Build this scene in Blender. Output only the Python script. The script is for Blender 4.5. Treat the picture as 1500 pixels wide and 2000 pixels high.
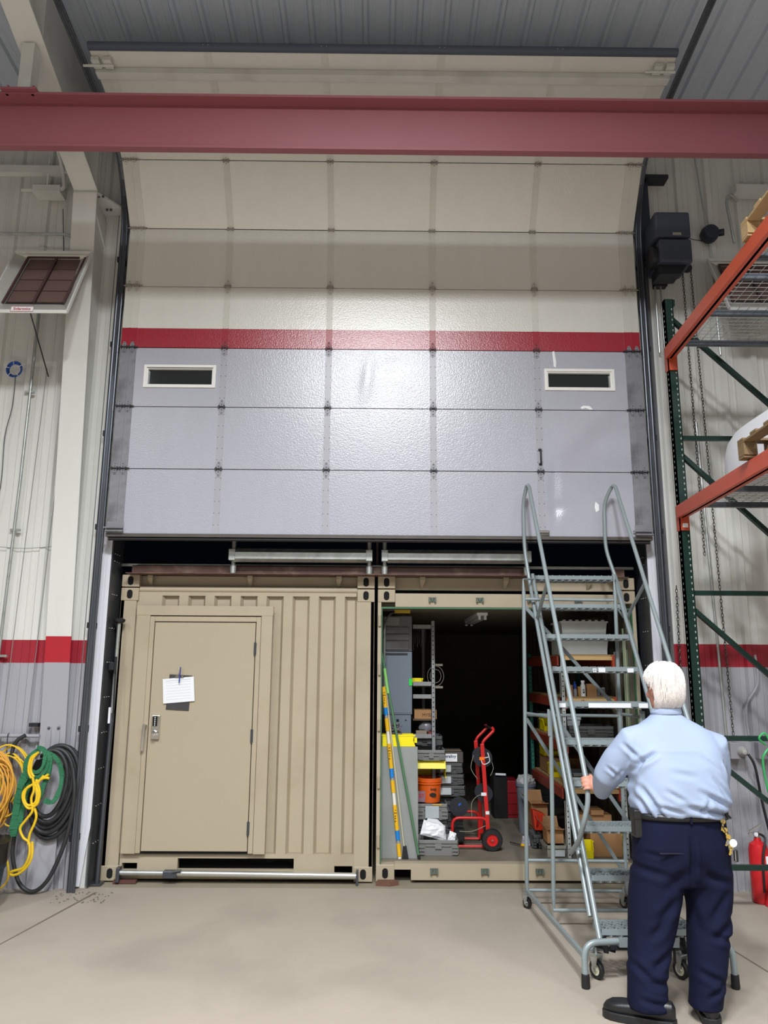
import bpy, math, random
from mathutils import Vector as V, Matrix as M4
PI=math.pi
R=random.Random(7)
for o in list(bpy.data.objects): bpy.data.objects.remove(o)
S=bpy.context.scene; COL=S.collection
# ---------------- camera
PITCH,ROLL,YAW,EYE,FPX=.2011,.0061,.0071,1.867,1491.2
def make_camera():
    c,s=math.cos(PITCH),math.sin(PITCH); cy,sy=math.cos(YAW),math.sin(YAW); cr,sr=math.cos(ROLL),math.sin(ROLL)
    fw=V((c*sy,c*cy,s)); rt=V((cy,-sy,0)); up=V((-s*sy,-s*cy,c))
    r2=rt*cr+up*sr; u2=up*cr-rt*sr; b=-fw
    cd=bpy.data.cameras.new('camera'); co=bpy.data.objects.new('camera',cd); COL.objects.link(co)
    co.matrix_world=M4(((r2.x,u2.x,b.x,0),(r2.y,u2.y,b.y,0),(r2.z,u2.z,b.z,EYE),(0,0,0,1)))
    cd.sensor_fit='VERTICAL'; cd.sensor_height=24; cd.sensor_width=18; cd.lens=FPX*24/2000
    cd.clip_start=.05; cd.clip_end=200
    S.camera=co
make_camera()
# ---------------- world, lamps, exposure
W=bpy.data.worlds.new('world'); S.world=W; W.use_nodes=True
W.node_tree.nodes['Background'].inputs[0].default_value=(.02,.03,.05,1)
W.node_tree.nodes['Background'].inputs[1].default_value=.05
def area(name,loc,sx,sy,power,spread=150,col=(.95,.98,1),rot=(0,0,0)):
    l=bpy.data.lights.new(name,'AREA'); l.shape='RECTANGLE'; l.size=sx; l.size_y=sy; l.energy=power; l.color=col; l.spread=math.radians(spread)
    o=bpy.data.objects.new(name,l); COL.objects.link(o); o.location=loc; o.rotation_euler=rot
    return o
area('bay_lamp',(-.62,.5,7.35),.35,1.2,560,163)
area('bay_lamp',(.62,.5,7.35),.35,1.2,560,163)
area('bay_lamp',(-5.2,-.5,7.5),.6,1.2,400,143)
area('bay_lamp',(5.2,-.6,7.5),.6,1.2,400,138)
area('bay_lamp',(0,-4.5,7.8),.9,1.5,650)
area('bay_lamp',(-5,-6,8),.9,1.5,400)
area('bay_lamp',(5,-6,8),.9,1.5,400)
area('bay_lamp',(0,-10,8.4),.9,1.5,500)
S.view_settings.view_transform='Standard'; S.view_settings.look='None'; S.view_settings.gamma=1
S.view_settings.use_curve_mapping=False; S.view_settings.exposure=-0.36
# ---------------- materials
def lin(h):
    h=h.lstrip('#'); o=[]
    for i in (0,2,4):
        c=int(h[i:i+2],16)/255
        o.append(c/12.92 if c<=.04045 else ((c+.055)/1.055)**2.4)
    return (*o,1)
MATS={}
def mat(name,col,rough=.5,metal=0,var=.08,scale=6,bump=0,bscale=60,alpha=1,trans=0,emit=0,spec=.5,dirt=None,dscale=3,damt=.5,stretch=None):
    if name in MATS: return MATS[name]
    m=bpy.data.materials.new(name); m.use_nodes=True; nt=m.node_tree; N=nt.nodes; L=nt.links
    b=N['Principled BSDF']; b.inputs['Roughness'].default_value=rough; b.inputs['Metallic'].default_value=metal
    b.inputs['Specular IOR Level'].default_value=spec
    tc=N.new('ShaderNodeTexCoord'); src=tc.outputs['Object']
    if stretch:
        mp=N.new('ShaderNodeMapping'); mp.inputs['Scale'].default_value=stretch; L.new(src,mp.inputs[0]); src=mp.outputs[0]
    n=N.new('ShaderNodeTexNoise'); n.inputs['Scale'].default_value=scale; n.inputs['Detail'].default_value=4; L.new(src,n.inputs['Vector'])
    c=lin(col)
    mx=N.new('ShaderNodeMix'); mx.data_type='RGBA'
    mx.inputs[6].default_value=tuple(max(0,x*(1-var)) for x in c[:3])+(1,)
    mx.inputs[7].default_value=tuple(min(1,x*(1+var)) for x in c[:3])+(1,)
    L.new(n.outputs['Fac'],mx.inputs[0]); out=mx.outputs[2]
    if dirt:
        n2=N.new('ShaderNodeTexNoise'); n2.inputs['Scale'].default_value=dscale; n2.inputs['Detail'].default_value=6; L.new(src,n2.inputs['Vector'])
        rp=N.new('ShaderNodeValToRGB'); rp.color_ramp.elements[0].position=.5; rp.color_ramp.elements[1].position=.72
        rp.color_ramp.elements[1].color=(damt,damt,damt,1); L.new(n2.outputs['Fac'],rp.inputs[0])
        m2=N.new('ShaderNodeMix'); m2.data_type='RGBA'; m2.inputs[7].default_value=lin(dirt)
        L.new(rp.outputs[0],m2.inputs[0]); L.new(out,m2.inputs[6]); out=m2.outputs[2]
    L.new(out,b.inputs['Base Color'])
    if bump:
        nb=N.new('ShaderNodeTexNoise'); nb.inputs['Scale'].default_value=bscale; nb.inputs['Detail'].default_value=3; L.new(src,nb.inputs['Vector'])
        bp=N.new('ShaderNodeBump'); bp.inputs['Strength'].default_value=bump; bp.inputs['Distance'].default_value=.01
        L.new(nb.outputs['Fac'],bp.inputs['Height']); L.new(bp.outputs[0],b.inputs['Normal'])
    if alpha<1: b.inputs['Alpha'].default_value=alpha
    if trans: b.inputs['Transmission Weight'].default_value=trans
    if emit: b.inputs['Emission Color'].default_value=c; b.inputs['Emission Strength'].default_value=emit
    MATS[name]=m; return m
def banded(name,bands,rough=.45,bump=0,bscale=60,dirt=.1,soil=None,spec=.5):
    """paint coats that change at given heights: bands=[hex below, (z, hex above), ...]; soil=(z, hex, amount) grime near the floor"""
    m=bpy.data.materials.new(name); m.use_nodes=True; nt=m.node_tree; N=nt.nodes; L=nt.links
    b=N['Principled BSDF']; b.inputs['Roughness'].default_value=rough; b.inputs['Specular IOR Level'].default_value=spec
    g=N.new('ShaderNodeNewGeometry'); sp=N.new('ShaderNodeSeparateXYZ'); L.new(g.outputs['Position'],sp.inputs[0])
    cur=None
    r=N.new('ShaderNodeRGB'); r.outputs[0].default_value=lin(bands[0]); cur=r.outputs[0]
    for z,h in bands[1:]:
        gt=N.new('ShaderNodeMath'); gt.operation='GREATER_THAN'; L.new(sp.outputs[2],gt.inputs[0]); gt.inputs[1].default_value=z
        mx=N.new('ShaderNodeMix'); mx.data_type='RGBA'; L.new(gt.outputs[0],mx.inputs[0]); L.new(cur,mx.inputs[6]); mx.inputs[7].default_value=lin(h); cur=mx.outputs[2]
    n=N.new('ShaderNodeTexNoise'); n.inputs['Scale'].default_value=2.5; n.inputs['Detail'].default_value=6
    mp=N.new('ShaderNodeMapping'); mp.inputs['Scale'].default_value=(3,3,.5); L.new(g.outputs['Position'],mp.inputs[0]); L.new(mp.outputs[0],n.inputs['Vector'])
    mr=N.new('ShaderNodeMapRange'); mr.inputs[1].default_value=.35; mr.inputs[2].default_value=.8; mr.inputs[3].default_value=0; mr.inputs[4].default_value=dirt
    L.new(n.outputs['Fac'],mr.inputs[0])
    mx=N.new('ShaderNodeMix'); mx.data_type='RGBA'; L.new(mr.outputs[0],mx.inputs[0]); L.new(cur,mx.inputs[6]); mx.inputs[7].default_value=lin('#5a564e'); cur=mx.outputs[2]
    if soil:
        n3=N.new('ShaderNodeTexNoise'); n3.inputs['Scale'].default_value=4; n3.inputs['Detail'].default_value=5; L.new(g.outputs['Position'],n3.inputs['Vector'])
        m3=N.new('ShaderNodeMapRange'); m3.inputs[1].default_value=0; m3.inputs[2].default_value=soil[0]; m3.inputs[3].default_value=1; m3.inputs[4].default_value=0
        L.new(sp.outputs[2],m3.inputs[0])
        r3=N.new('ShaderNodeMapRange'); r3.inputs[1].default_value=.4; r3.inputs[2].default_value=.65; r3.inputs[4].default_value=soil[2]; L.new(n3.outputs['Fac'],r3.inputs[0])
        mm=N.new('ShaderNodeMath'); mm.operation='MULTIPLY'; L.new(m3.outputs[0],mm.inputs[0]); L.new(r3.outputs[0],mm.inputs[1])
        mx=N.new('ShaderNodeMix'); mx.data_type='RGBA'; L.new(mm.outputs[0],mx.inputs[0]); L.new(cur,mx.inputs[6]); mx.inputs[7].default_value=lin(soil[1]); cur=mx.outputs[2]
    L.new(cur,b.inputs['Base Color'])
    if bump:
        nb=N.new('ShaderNodeTexNoise'); nb.inputs['Scale'].default_value=bscale; nb.inputs['Detail'].default_value=2; L.new(g.outputs['Position'],nb.inputs['Vector'])
        bp=N.new('ShaderNodeBump'); bp.inputs['Strength'].default_value=bump; bp.inputs['Distance'].default_value=.01
        L.new(nb.outputs['Fac'],bp.inputs['Height']); L.new(bp.outputs[0],b.inputs['Normal'])
    return m
# ---------------- mesh helpers
class MB:
    def __init__(s): s.v=[]; s.f=[]; s.sm=[]
    def add(s,vs,fs,smooth=False):
        k=len(s.v); s.v+= [V(p) for p in vs]; s.f+=[tuple(i+k for i in f) for f in fs]; s.sm+=[smooth]*len(fs); return s
    def box(s,x0,x1,y0,y1,z0,z1):
        return s.add([(x0,y0,z0),(x1,y0,z0),(x1,y1,z0),(x0,y1,z0),(x0,y0,z1),(x1,y0,z1),(x1,y1,z1),(x0,y1,z1)],
            [(0,3,2,1),(4,5,6,7),(0,1,5,4),(1,2,6,5),(2,3,7,6),(3,0,4,7)])
    def obox(s,c,h,rot):
        c=V(c); q=[rot@V((a*h[0],b*h[1],d*h[2]))+c for a,b,d in ((-1,-1,-1),(1,-1,-1),(1,1,-1),(-1,1,-1),(-1,-1,1),(1,-1,1),(1,1,1),(-1,1,1))]
        return s.add(q,[(0,3,2,1),(4,5,6,7),(0,1,5,4),(1,2,6,5),(2,3,7,6),(3,0,4,7)])
    def bar(s,a,b,w,h,up=(0,0,1)):
        a,b=V(a),V(b); d=(b-a).normalized(); u=V(up)
        if abs(d.dot(u))>.98: u=V((0,1,0))
        x=d.cross(u).normalized(); y=x.cross(d).normalized()
        q=[p+x*(i*w/2)+y*(j*h/2) for p in (a,b) for i,j in ((-1,-1),(1,-1),(1,1),(-1,1))]
        return s.add(q,[(3,2,1,0),(4,5,6,7),(0,1,5,4),(1,2,6,5),(2,3,7,6),(3,0,4,7)])
    def tube(s,pts,r,n=10,closed=False,caps=True):
        P=[V(p) for p in pts]; m=len(P); rs=r if isinstance(r,(list,tuple)) else [r]*m
        T=[]
        for i in range(m):
            if closed: t=P[(i+1)%m]-P[i-1]
            else: t=(P[min(i+1,m-1)]-P[max(i-1,0)])
            T.append(t.normalized() if t.length>1e-9 else V((0,0,1)))
        u=V((0,0,1)) if abs(T[0].z)<.9 else V((1,0,0)); u=(u-T[0]*u.dot(T[0])).normalized()
        vs=[]
        for i in range(m):
            u=(u-T[i]*u.dot(T[i]));
            u=u.normalized() if u.length>1e-6 else T[i].orthogonal().normalized()
            w=T[i].cross(u)
            for k in range(n):
                a=2*PI*k/n; vs.append(P[i]+(u*math.cos(a)+w*math.sin(a))*rs[i])
        fs=[]
        for i in range(m if closed else m-1):
            j=(i+1)%m
            for k in range(n):
                l=(k+1)%n; fs.append((i*n+k,i*n+l,j*n+l,j*n+k))
        s.add(vs,fs,True)
        if caps and not closed:
            s.add(vs[:n],[tuple(range(n))[::-1]]); s.add(vs[-n:],[tuple(range(n))])
        return s
    def lathe(s,c,prof,n=24,axis=(0,0,1),caps=True):
        c=V(c); a=V(axis).normalized(); u=a.orthogonal().normalized(); w=a.cross(u)
        vs=[]
        for r,z in prof:
            for k in range(n):
                t=2*PI*k/n; vs.append(c+a*z+(u*math.cos(t)+w*math.sin(t))*r)
        fs=[]
        for i in range(len(prof)-1):
            for k in range(n):
                l=(k+1)%n; fs.append((i*n+k,i*n+l,(i+1)*n+l,(i+1)*n+k))
        s.add(vs,fs,True)
        if caps:
            if prof[0][0]>1e-5: s.add(vs[:n],[tuple(range(n))[::-1]])
            if prof[-1][0]>1e-5: s.add(vs[-n:],[tuple(range(n))])
        return s
    def prism(s,pts,ext):
        n=len(pts); e=V(ext); q=[V(p) for p in pts]+[V(p)+e for p in pts]
        return s.add(q,[tuple(range(n))[::-1],tuple(range(n,2*n))]+[(i,(i+1)%n,(i+1)%n+n,i+n) for i in range(n)])
    def sphere(s,c,r,n=16,m=10):
        r=(r,r,r) if not isinstance(r,(tuple,list)) else r
        vs=[];fs=[]
        for i in range(m+1):
            t=PI*i/m
            for k in range(n):
                a=2*PI*k/n; vs.append((c[0]+r[0]*math.sin(t)*math.cos(a),c[1]+r[1]*math.sin(t)*math.sin(a),c[2]-r[2]*math.cos(t)))
        for i in range(m):
            for k in range(n):
                l=(k+1)%n; fs.append((i*n+k,i*n+l,(i+1)*n+l,(i+1)*n+k))
        return s.add(vs,fs,True)
    def rings(s,rs,n=36,p=2.3):
        """loft: rs=[(cx,cy,cz,a,b[,tiltx])]"""
        vs=[]
        for q in rs:
            cx,cy,cz,a,b=q[:5]; tl=q[5] if len(q)>5 else 0
            for k in range(n):
                t=2*PI*k/n; c,d=math.cos(t),math.sin(t)
                x=a*math.copysign(abs(c)**(2/p),c); y=b*math.copysign(abs(d)**(2/p),d)
                vs.append((cx+x,cy+y,cz+tl*x))
        fs=[]
        for i in range(len(rs)-1):
            for k in range(n):
                l=(k+1)%n; fs.append((i*n+k,i*n+l,(i+1)*n+l,(i+1)*n+k))
        s.add(vs,fs,True); s.add(vs[:n],[tuple(range(n))[::-1]]); s.add(vs[-n:],[tuple(range(n))]); return s
    def plate(s,x0,x1,z0,z1,y0,y1,holes):
        """slab in the XZ plane with rectangular holes [(x0,x1,z0,z1)], split in strips"""
        xs=sorted({x0,x1,*[h[0] for h in holes],*[h[1] for h in holes]}); xs=[x for x in xs if x0<=x<=x1]
        for a,b in zip(xs,xs[1:]):
            mid=(a+b)/2; cuts=sorted([(h[2],h[3]) for h in holes if h[0]<mid<h[1]]); z=z0
            for c,d in cuts:
                if c>z: s.box(a,b,y0,y1,z,c)
                z=max(z,d)
            if z<z1: s.box(a,b,y0,y1,z,z1)
        return s
    def mesh(s,name,origin=V((0,0,0))):
        me=bpy.data.meshes.new(name); me.from_pydata([tuple(p-origin) for p in s.v],[],s.f)
        me.polygons.foreach_set('use_smooth',s.sm); me.update()
        if any(s.sm): me.set_sharp_from_angle(angle=math.radians(38))
        return me
    def build(s,name,m,parent=None,bev=0,**tg):
        lo=V((min(p.x for p in s.v),min(p.y for p in s.v),min(p.z for p in s.v))); hi=V((max(p.x for p in s.v),max(p.y for p in s.v),max(p.z for p in s.v)))
        o=V(((lo.x+hi.x)/2,(lo.y+hi.y)/2,lo.z if parent is None else (lo.z+hi.z)/2))
        me=s.mesh(name,o); ob=bpy.data.objects.new(name,me); COL.objects.link(ob)
        me.materials.append(m); ob.location=o; PORG[ob.name]=o.copy()
        if parent: attach(ob,parent)
        if bev:
            b=ob.modifiers.new('bevel','BEVEL'); b.width=bev; b.segments=2; b.limit_method='ANGLE'; b.angle_limit=math.radians(40)
        tag(ob,**tg); return ob
PORG={}
def attach(ob,parent):
    ob.parent=parent; ob.matrix_parent_inverse=M4.Translation(-PORG[parent.name])
def tag(o,label=None,cat=None,group=None,kind=None):
    if label: o['label']=label
    if cat: o['category']=cat
    if group: o['group']=group
    if kind: o['kind']=kind
    return o
def thing(name,loc,label=None,cat=None,group=None,kind=None):
    o=bpy.data.objects.new(name,None); COL.objects.link(o); o.location=loc; o.empty_display_size=.1
    PORG[o.name]=V(loc); return tag(o,label,cat,group,kind)
def inst(mesh,name,m,parent,mw,**tg):
    ob=bpy.data.objects.new(name,mesh); COL.objects.link(ob)
    if not mesh.materials: mesh.materials.append(m)
    mw=mw if isinstance(mw,M4) else M4.Translation(mw)
    if parent: attach(ob,parent)
    ob.matrix_basis=mw; PORG[ob.name]=mw.translation.copy(); return tag(ob,**tg)
def dup(o,loc=None,rz=None,parent=None,**tg):
    c=o.copy(); COL.objects.link(c)
    if parent: c.parent=parent
    if loc is not None: c.location=loc
    if rz is not None: c.rotation_euler.z=rz
    PORG[c.name]=c.location.copy()
    for ch in o.children: dup(ch,parent=c)
    return tag(c,**tg)
def cr(P,n=6,closed=False):
    P=[V(p) for p in P]; out=[]; m=len(P)
    for i in range(m if closed else m-1):
        a,b,c,d=(P[i-1],P[i],P[(i+1)%m],P[(i+2)%m]) if closed else (P[max(i-1,0)],P[i],P[i+1],P[min(i+2,m-1)])
        for k in range(n):
            t=k/n; out.append(.5*((2*b)+(c-a)*t+(2*a-5*b+4*c-d)*t*t+(3*b-a-3*c+d)*t**3))
    if not closed: out.append(P[-1])
    return out
def rnd(P,r=.05,n=4):
    """polyline with rounded corners"""
    P=[V(p) for p in P]; out=[P[0]]
    for a,b,c in zip(P,P[1:],P[2:]):
        d1=(a-b); d2=(c-b); q=min(r,d1.length*.45,d2.length*.45); s=b+d1.normalized()*q; e=b+d2.normalized()*q
        for k in range(n+1):
            t=k/n; out.append(s*(1-t)**2+b*2*t*(1-t)+e*t*t)
    out.append(P[-1]); return out
def text(s,size,mw,m,parent,name='lettering',depth=.0005,bold=0):
    cu=bpy.data.curves.new(name,'FONT'); cu.body=s; cu.size=size; cu.extrude=depth; cu.align_x='CENTER'; cu.align_y='CENTER'; cu.offset=bold; cu.resolution_u=2
    t=bpy.data.objects.new(name+'_tmp',cu); COL.objects.link(t); bpy.context.view_layer.update()
    me=bpy.data.meshes.new_from_object(t.evaluated_get(bpy.context.evaluated_depsgraph_get())); me.name=name
    bpy.data.objects.remove(t); me.materials.clear(); me.materials.append(m)
    return inst(me,name,m,parent,mw)
FACE=M4.Rotation(PI/2,4,'X')   # XY text stands up facing -Y
def remeshed(mb,vox,smooth=4):
    me=mb.mesh('tmp'); t=bpy.data.objects.new('tmp',me); COL.objects.link(t)
    r=t.modifiers.new('r','REMESH'); r.mode='VOXEL'; r.voxel_size=vox; r.use_smooth_shade=True
    k=t.modifiers.new('s','SMOOTH'); k.iterations=smooth; k.factor=.5
    bpy.context.view_layer.update()
    out=bpy.data.meshes.new_from_object(t.evaluated_get(bpy.context.evaluated_depsgraph_get())); bpy.data.objects.remove(t); return out
def from_mesh(me,name,m,parent,**tg):
    me.name=name; me.materials.clear(); me.materials.append(m)
    ob=bpy.data.objects.new(name,me); COL.objects.link(ob)
    for p in me.polygons: p.use_smooth=True
    c=V((0,0,0))
    for v in me.vertices: c+=v.co
    c/=max(1,len(me.vertices))
    for v in me.vertices: v.co-=c
    ob.location=c; PORG[ob.name]=c.copy()
    if parent: attach(ob,parent)
    return tag(ob,**tg)
# common materials
WHITE='#d8d8d4'; GREY='#a3a3aa'; RED='#9c1f30'
m_wall=banded('painted_wall_sheet',[GREY,(1.89,RED),(2.095,WHITE)],rough=.45,dirt=.13,soil=(1.3,'#57545a',.55))
m_col=banded('painted_column',[GREY,(1.895,'#b01f2e'),(2.125,WHITE)],rough=.4,dirt=.06)
m_white=mat('white_paint','#d4d5d1',.5,var=.05,dirt='#8c8880',dscale=2,damt=.35)
m_roof=mat('roof_sheet','#bcc5d3',.5,var=.05)
m_conc=mat('concrete','#a0968a',.62,var=.1,scale=1.3,bump=.15,bscale=40,dirt='#827a70',dscale=1.1,damt=.55,spec=.35)
m_dark=mat('dark_steel','#34363b',.45,metal=.6,var=.25,scale=12)
m_track=mat('track_steel','#5c6067',.38,metal=.75,var=.3,scale=9,stretch=(4,4,.6))
m_galv=mat('galvanised_steel','#b9bdba',.38,metal=.7,var=.22,scale=22,dirt='#8b8f8c',dscale=9,damt=.5)
m_lad=mat('grey_ladder_enamel','#8b9699',.36,metal=.15,var=.06)
m_black=mat('black_rubber','#1b1b1d',.55,var=.15)
m_tan=mat('tan_container_paint','#ada08a',.5,var=.05,scale=3,bump=.05,bscale=8,dirt='#8b7c63',dscale=1.6,damt=.35)
m_tand=mat('tan_door_paint','#ab9f89',.42,var=.03,scale=2)
m_hole=mat('dark_hole','#08080a',.9)
m_orange=mat('orange_rack_enamel','#b84a2e',.42,var=.07)
m_green=mat('green_rack_enamel','#0d2c25',.38,var=.1)
m_teal=mat('teal_rack_enamel','#2a6f63',.45)
m_wood=mat('pallet_wood','#a98f66',.7,var=.25,scale=8,stretch=(1,6,6),bump=.2,bscale=30)
m_oldwood=mat('old_pallet_wood','#7c6647',.75,var=.3,scale=8,stretch=(6,1,6),bump=.2)
m_card=mat('cardboard','#a67c52',.75,var=.08)
m_yel=mat('yellow_plastic','#f0e010',.4,var=.04)
m_tote=mat('grey_tote_plastic','#7d7e7c',.5,var=.06)
m_dtote=mat('dark_tote_plastic','#4d4f50',.5,var=.08)
m_paper=mat('white_paper','#e6e8ec',.6,var=.02)
m_redp=mat('red_cart_enamel','#c8201e',.35,var=.05)
m_chrome=mat('worn_chrome','#c9c9c5',.22,metal=1,var=.1)
# ================= SETTING =================
fl=MB().box(-9,9,-14,7.1,-.12,0).build('floor',m_conc,kind='structure')
jt2=MB().prism([(2.3,6.6,.0002),(2.312,6.6,.0002),(2.495,5.2,.0002),(2.9,2,.0002),(2.885,2,.0002),(2.482,5.2,.0002)],(0,0,.0012)).build('floor_joint',mat('joint_filler','#6a5f50',.9),fl)
crk=MB().prism([(-2.34,6.95,.0002),(-2.365,6.95,.0002),(-2.572,5.7,.0002),(-3.1,2,.0002),(-3.085,2,.0002),(-2.56,5.7,.0002)],(0,0,.0012)).build('floor_joint',mat('joint_filler','#6a5f50',.9),fl)
MB().box(-2.75,2.75,7.1,16,-.12,0).build('floor_apron',mat('apron_concrete','#8d8472',.75,var=.15,scale=3,bump=.2),fl)
def rib_profile(x0,x1,per,major=.032,mw=.05,minor=.006):
    pts=[(x0,0)]; n=round((x1-x0)/per)
    for i in range(n):
        c=x0+per*(i+.5)
        pts+=[(c-mw/2-.018,0),(c-mw/2,major),(c+mw/2,major),(c+mw/2+.018,0)]
        for q in (.33,.67):
            d=c+per*.5-per*.5+ (per*q-per*.5)+per*.5
            if d+.02<x1 and abs(d-c)>.08:
                pts+=[(d-.014,0),(d-.007,minor),(d+.007,minor),(d+.014,0)]
    pts=sorted(set(pts)); pts=[p for p in pts if x0<=p[0]<=x1]; pts.append((x1,0)); return pts
def sheet(x0,x1,z0,z1,Y,per=.305):
    P=rib_profile(x0,x1,per); mb=MB(); n=len(P)
    vs=[(x,Y-h,z0) for x,h in P]+[(x,Y-h,z1) for x,h in P]
    mb.add(vs,[(i,i+1,n+i+1,n+i) for i in range(n-1)])
    mb.box(x0,x1,Y+.002,Y+.01,z0,z1)
    return mb
YW=7.07
wb=MB(); wb.plate(-9,9,0,7.75,YW+.012,YW+.16,[(-2.5,2.52,0,6.2)])
wall=wb.build('wall_back',m_white,kind='structure')
x=-2.66
while x>-9: sheet(x-.915,x,0.0,7.6,YW).build('wall_panel',m_wall,wall); x-=.915
x=2.62
while x<9: sheet(x,x+.915,0.0,7.6,YW).build('wall_panel',m_wall,wall); x+=.915
MB().box(-2.64,2.6,YW-.01,YW+.01,6.2,7.6).build('wall_panel',m_wall,wall)
# opening reveals: dark return plates with rivets, white brush seals
for s_,x_ in ((-1,-2.47),(1,2.50)):
    tr=thing('trim_1' if s_<0 else 'trim_2',(x_,7.2,0),kind='structure')
    MB().box(x_-.004 if s_<0 else x_,x_ if s_<0 else x_+.004,7.06,7.36,.0,6.2).build('return_plate',mat('dark_return_plate','#4b4e52',.4,metal=.35,var=.15,scale=3),tr)
    rv=MB()
    for z in [.35+.31*i for i in range(9)]+[2.9]:
        for k in range(3): rv.sphere((x_-s_*.003,7.12+.06*k,z),.006,8,5)
    rv.build('rivet_row',m_chrome,tr,kind='stuff')
    sl=MB(); pts=[]
    a,b=(x_-.105,x_-.008) if s_<0 else (x_+.008,x_+.105)
    for i,(u,w) in enumerate(((0,.36),(.37,.62),(.63,1))):
        xa=a+(b-a)*u; xb=a+(b-a)*w
        zz=[.02,.25,.5,3.1]; of=[-.055,-.03,0,0] if s_<0 else [0,0,0,0]
        vs=[];
        for z,o_ in zip(zz,of): vs+=[(xa+o_,7.045,z),(xb+o_,7.045,z),(xb+o_,7.056,z),(xa+o_,7.056,z)]
        fs=[]
        for k in range(3):
            for j in range(4): fs.append((k*4+j,k*4+(j+1)%4,k*4+4+(j+1)%4,k*4+4+j))
        sl.add(vs,fs+[(0,3,2,1),(12,13,14,15)])
    sl.build('weather_seal',mat('white_vinyl_seal','#e4e5ee',.4,var=.03),tr)
    # steel jamb angle + track
    e=x_+s_*.11
    MB().bar((e+s_*.01,7.0,0),(e+s_*.01,7.0,6.3),.012,.13,up=(0,1,0)).build('jamb_angle',m_dark,tr)
    MB().box(min(e,e+s_*.09),max(e,e+s_*.09),7.045,7.058,0,6.5).build('jamb_plate',mat('jamb_grey','#6d6e72',.45,metal=.3,var=.2),tr)
# trim flashings beside the opening
MB().box(-2.66,-2.635,YW-.03,YW+.01,0,7.6).build('trim_3',m_wall,kind='structure')
MB().box(2.6,2.625,YW-.03,YW+.01,0,7.6).build('trim_4',m_wall,kind='structure')
# other walls
for nm,bx in (('wall_left',(-9.2,-9,-14,7.2,0,9.5)),('wall_right',(9,9.2,-14,7.2,0,9.5)),('wall_front',(-9.2,9.2,-14.2,-14,0,9.8))):
    MB().box(*bx).build(nm,mat('far_wall_paint','#77736b',.6),kind='structure')
# roof
def roof_z(y): return 7.5+(7.2-y)*.085
rf=MB(); rf.add([(-9,7.2,roof_z(7.2)+.02),(9,7.2,roof_z(7.2)+.02),(9,-14,roof_z(-14)+.02),(-9,-14,roof_z(-14)+.02),(-9,7.2,roof_z(7.2)+.15),(9,7.2,roof_z(7.2)+.15),(9,-14,roof_z(-14)+.15),(-9,-14,roof_z(-14)+.15)],
  [(0,1,2,3),(7,6,5,4),(0,4,5,1),(1,5,6,2),(2,6,7,3),(3,7,4,0)])
roof=rf.build('ceiling',m_roof,kind='structure')
x=-9+.15
while x<8.5:
    P=rib_profile(x,x+.735,.245,major=.035,mw=.03,minor=.004); n=len(P); mb=MB()
    mb.add([(a,7.15,roof_z(7.15)-h) for a,h in P]+[(a,-4,roof_z(-4)-h) for a,h in P],[(n+i,n+i+1,i+1,i) for i in range(n-1)])
    mb.build('roof_panel',m_roof,roof); x+=.735
# ---------------- sectional door
DX0,DX1=-2.48,2.505; DY=6.87
J=[(6.87,3.045),(6.87,3.66),(6.87,4.264),(6.87,4.857),(6.87,5.492),(6.87,6.115),(6.505,6.617),(6.04,6.90),(5.56,6.985)]
m_door=banded('painted_door_skin',['#a9aab5',(4.859,RED),(5.057,'#d8d7d0')],rough=.27,bump=.17,bscale=90,dirt=.05,spec=.85)
m_soot=mat('sooty_end_stile','#85858b',.42,metal=.1,var=.35,scale=5,dirt='#2e2e30',dscale=4,damt=.7)
m_stile=banded('painted_door_stile',['#a6a6ae',(4.859,RED),(5.057,'#cfcec6')],rough=.33,dirt=.08)
door=thing('door_1',(0,DY,3.04),kind='structure')
m_frame=mat('white_window_frame','#e8e8e4',.35,var=.03)
m_glass=mat('dark_window_glass','#1b201f',.08,var=.2,spec=.7)
WIN=[(-2.215,-1.584,4.48,4.656),(1.597,2.215,4.484,4.65)]
def dent(x,z,cx,cz,sx,sz,a): return a*math.exp(-((x-cx)/sx)**2-((z-cz)/sz)**2)
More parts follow.
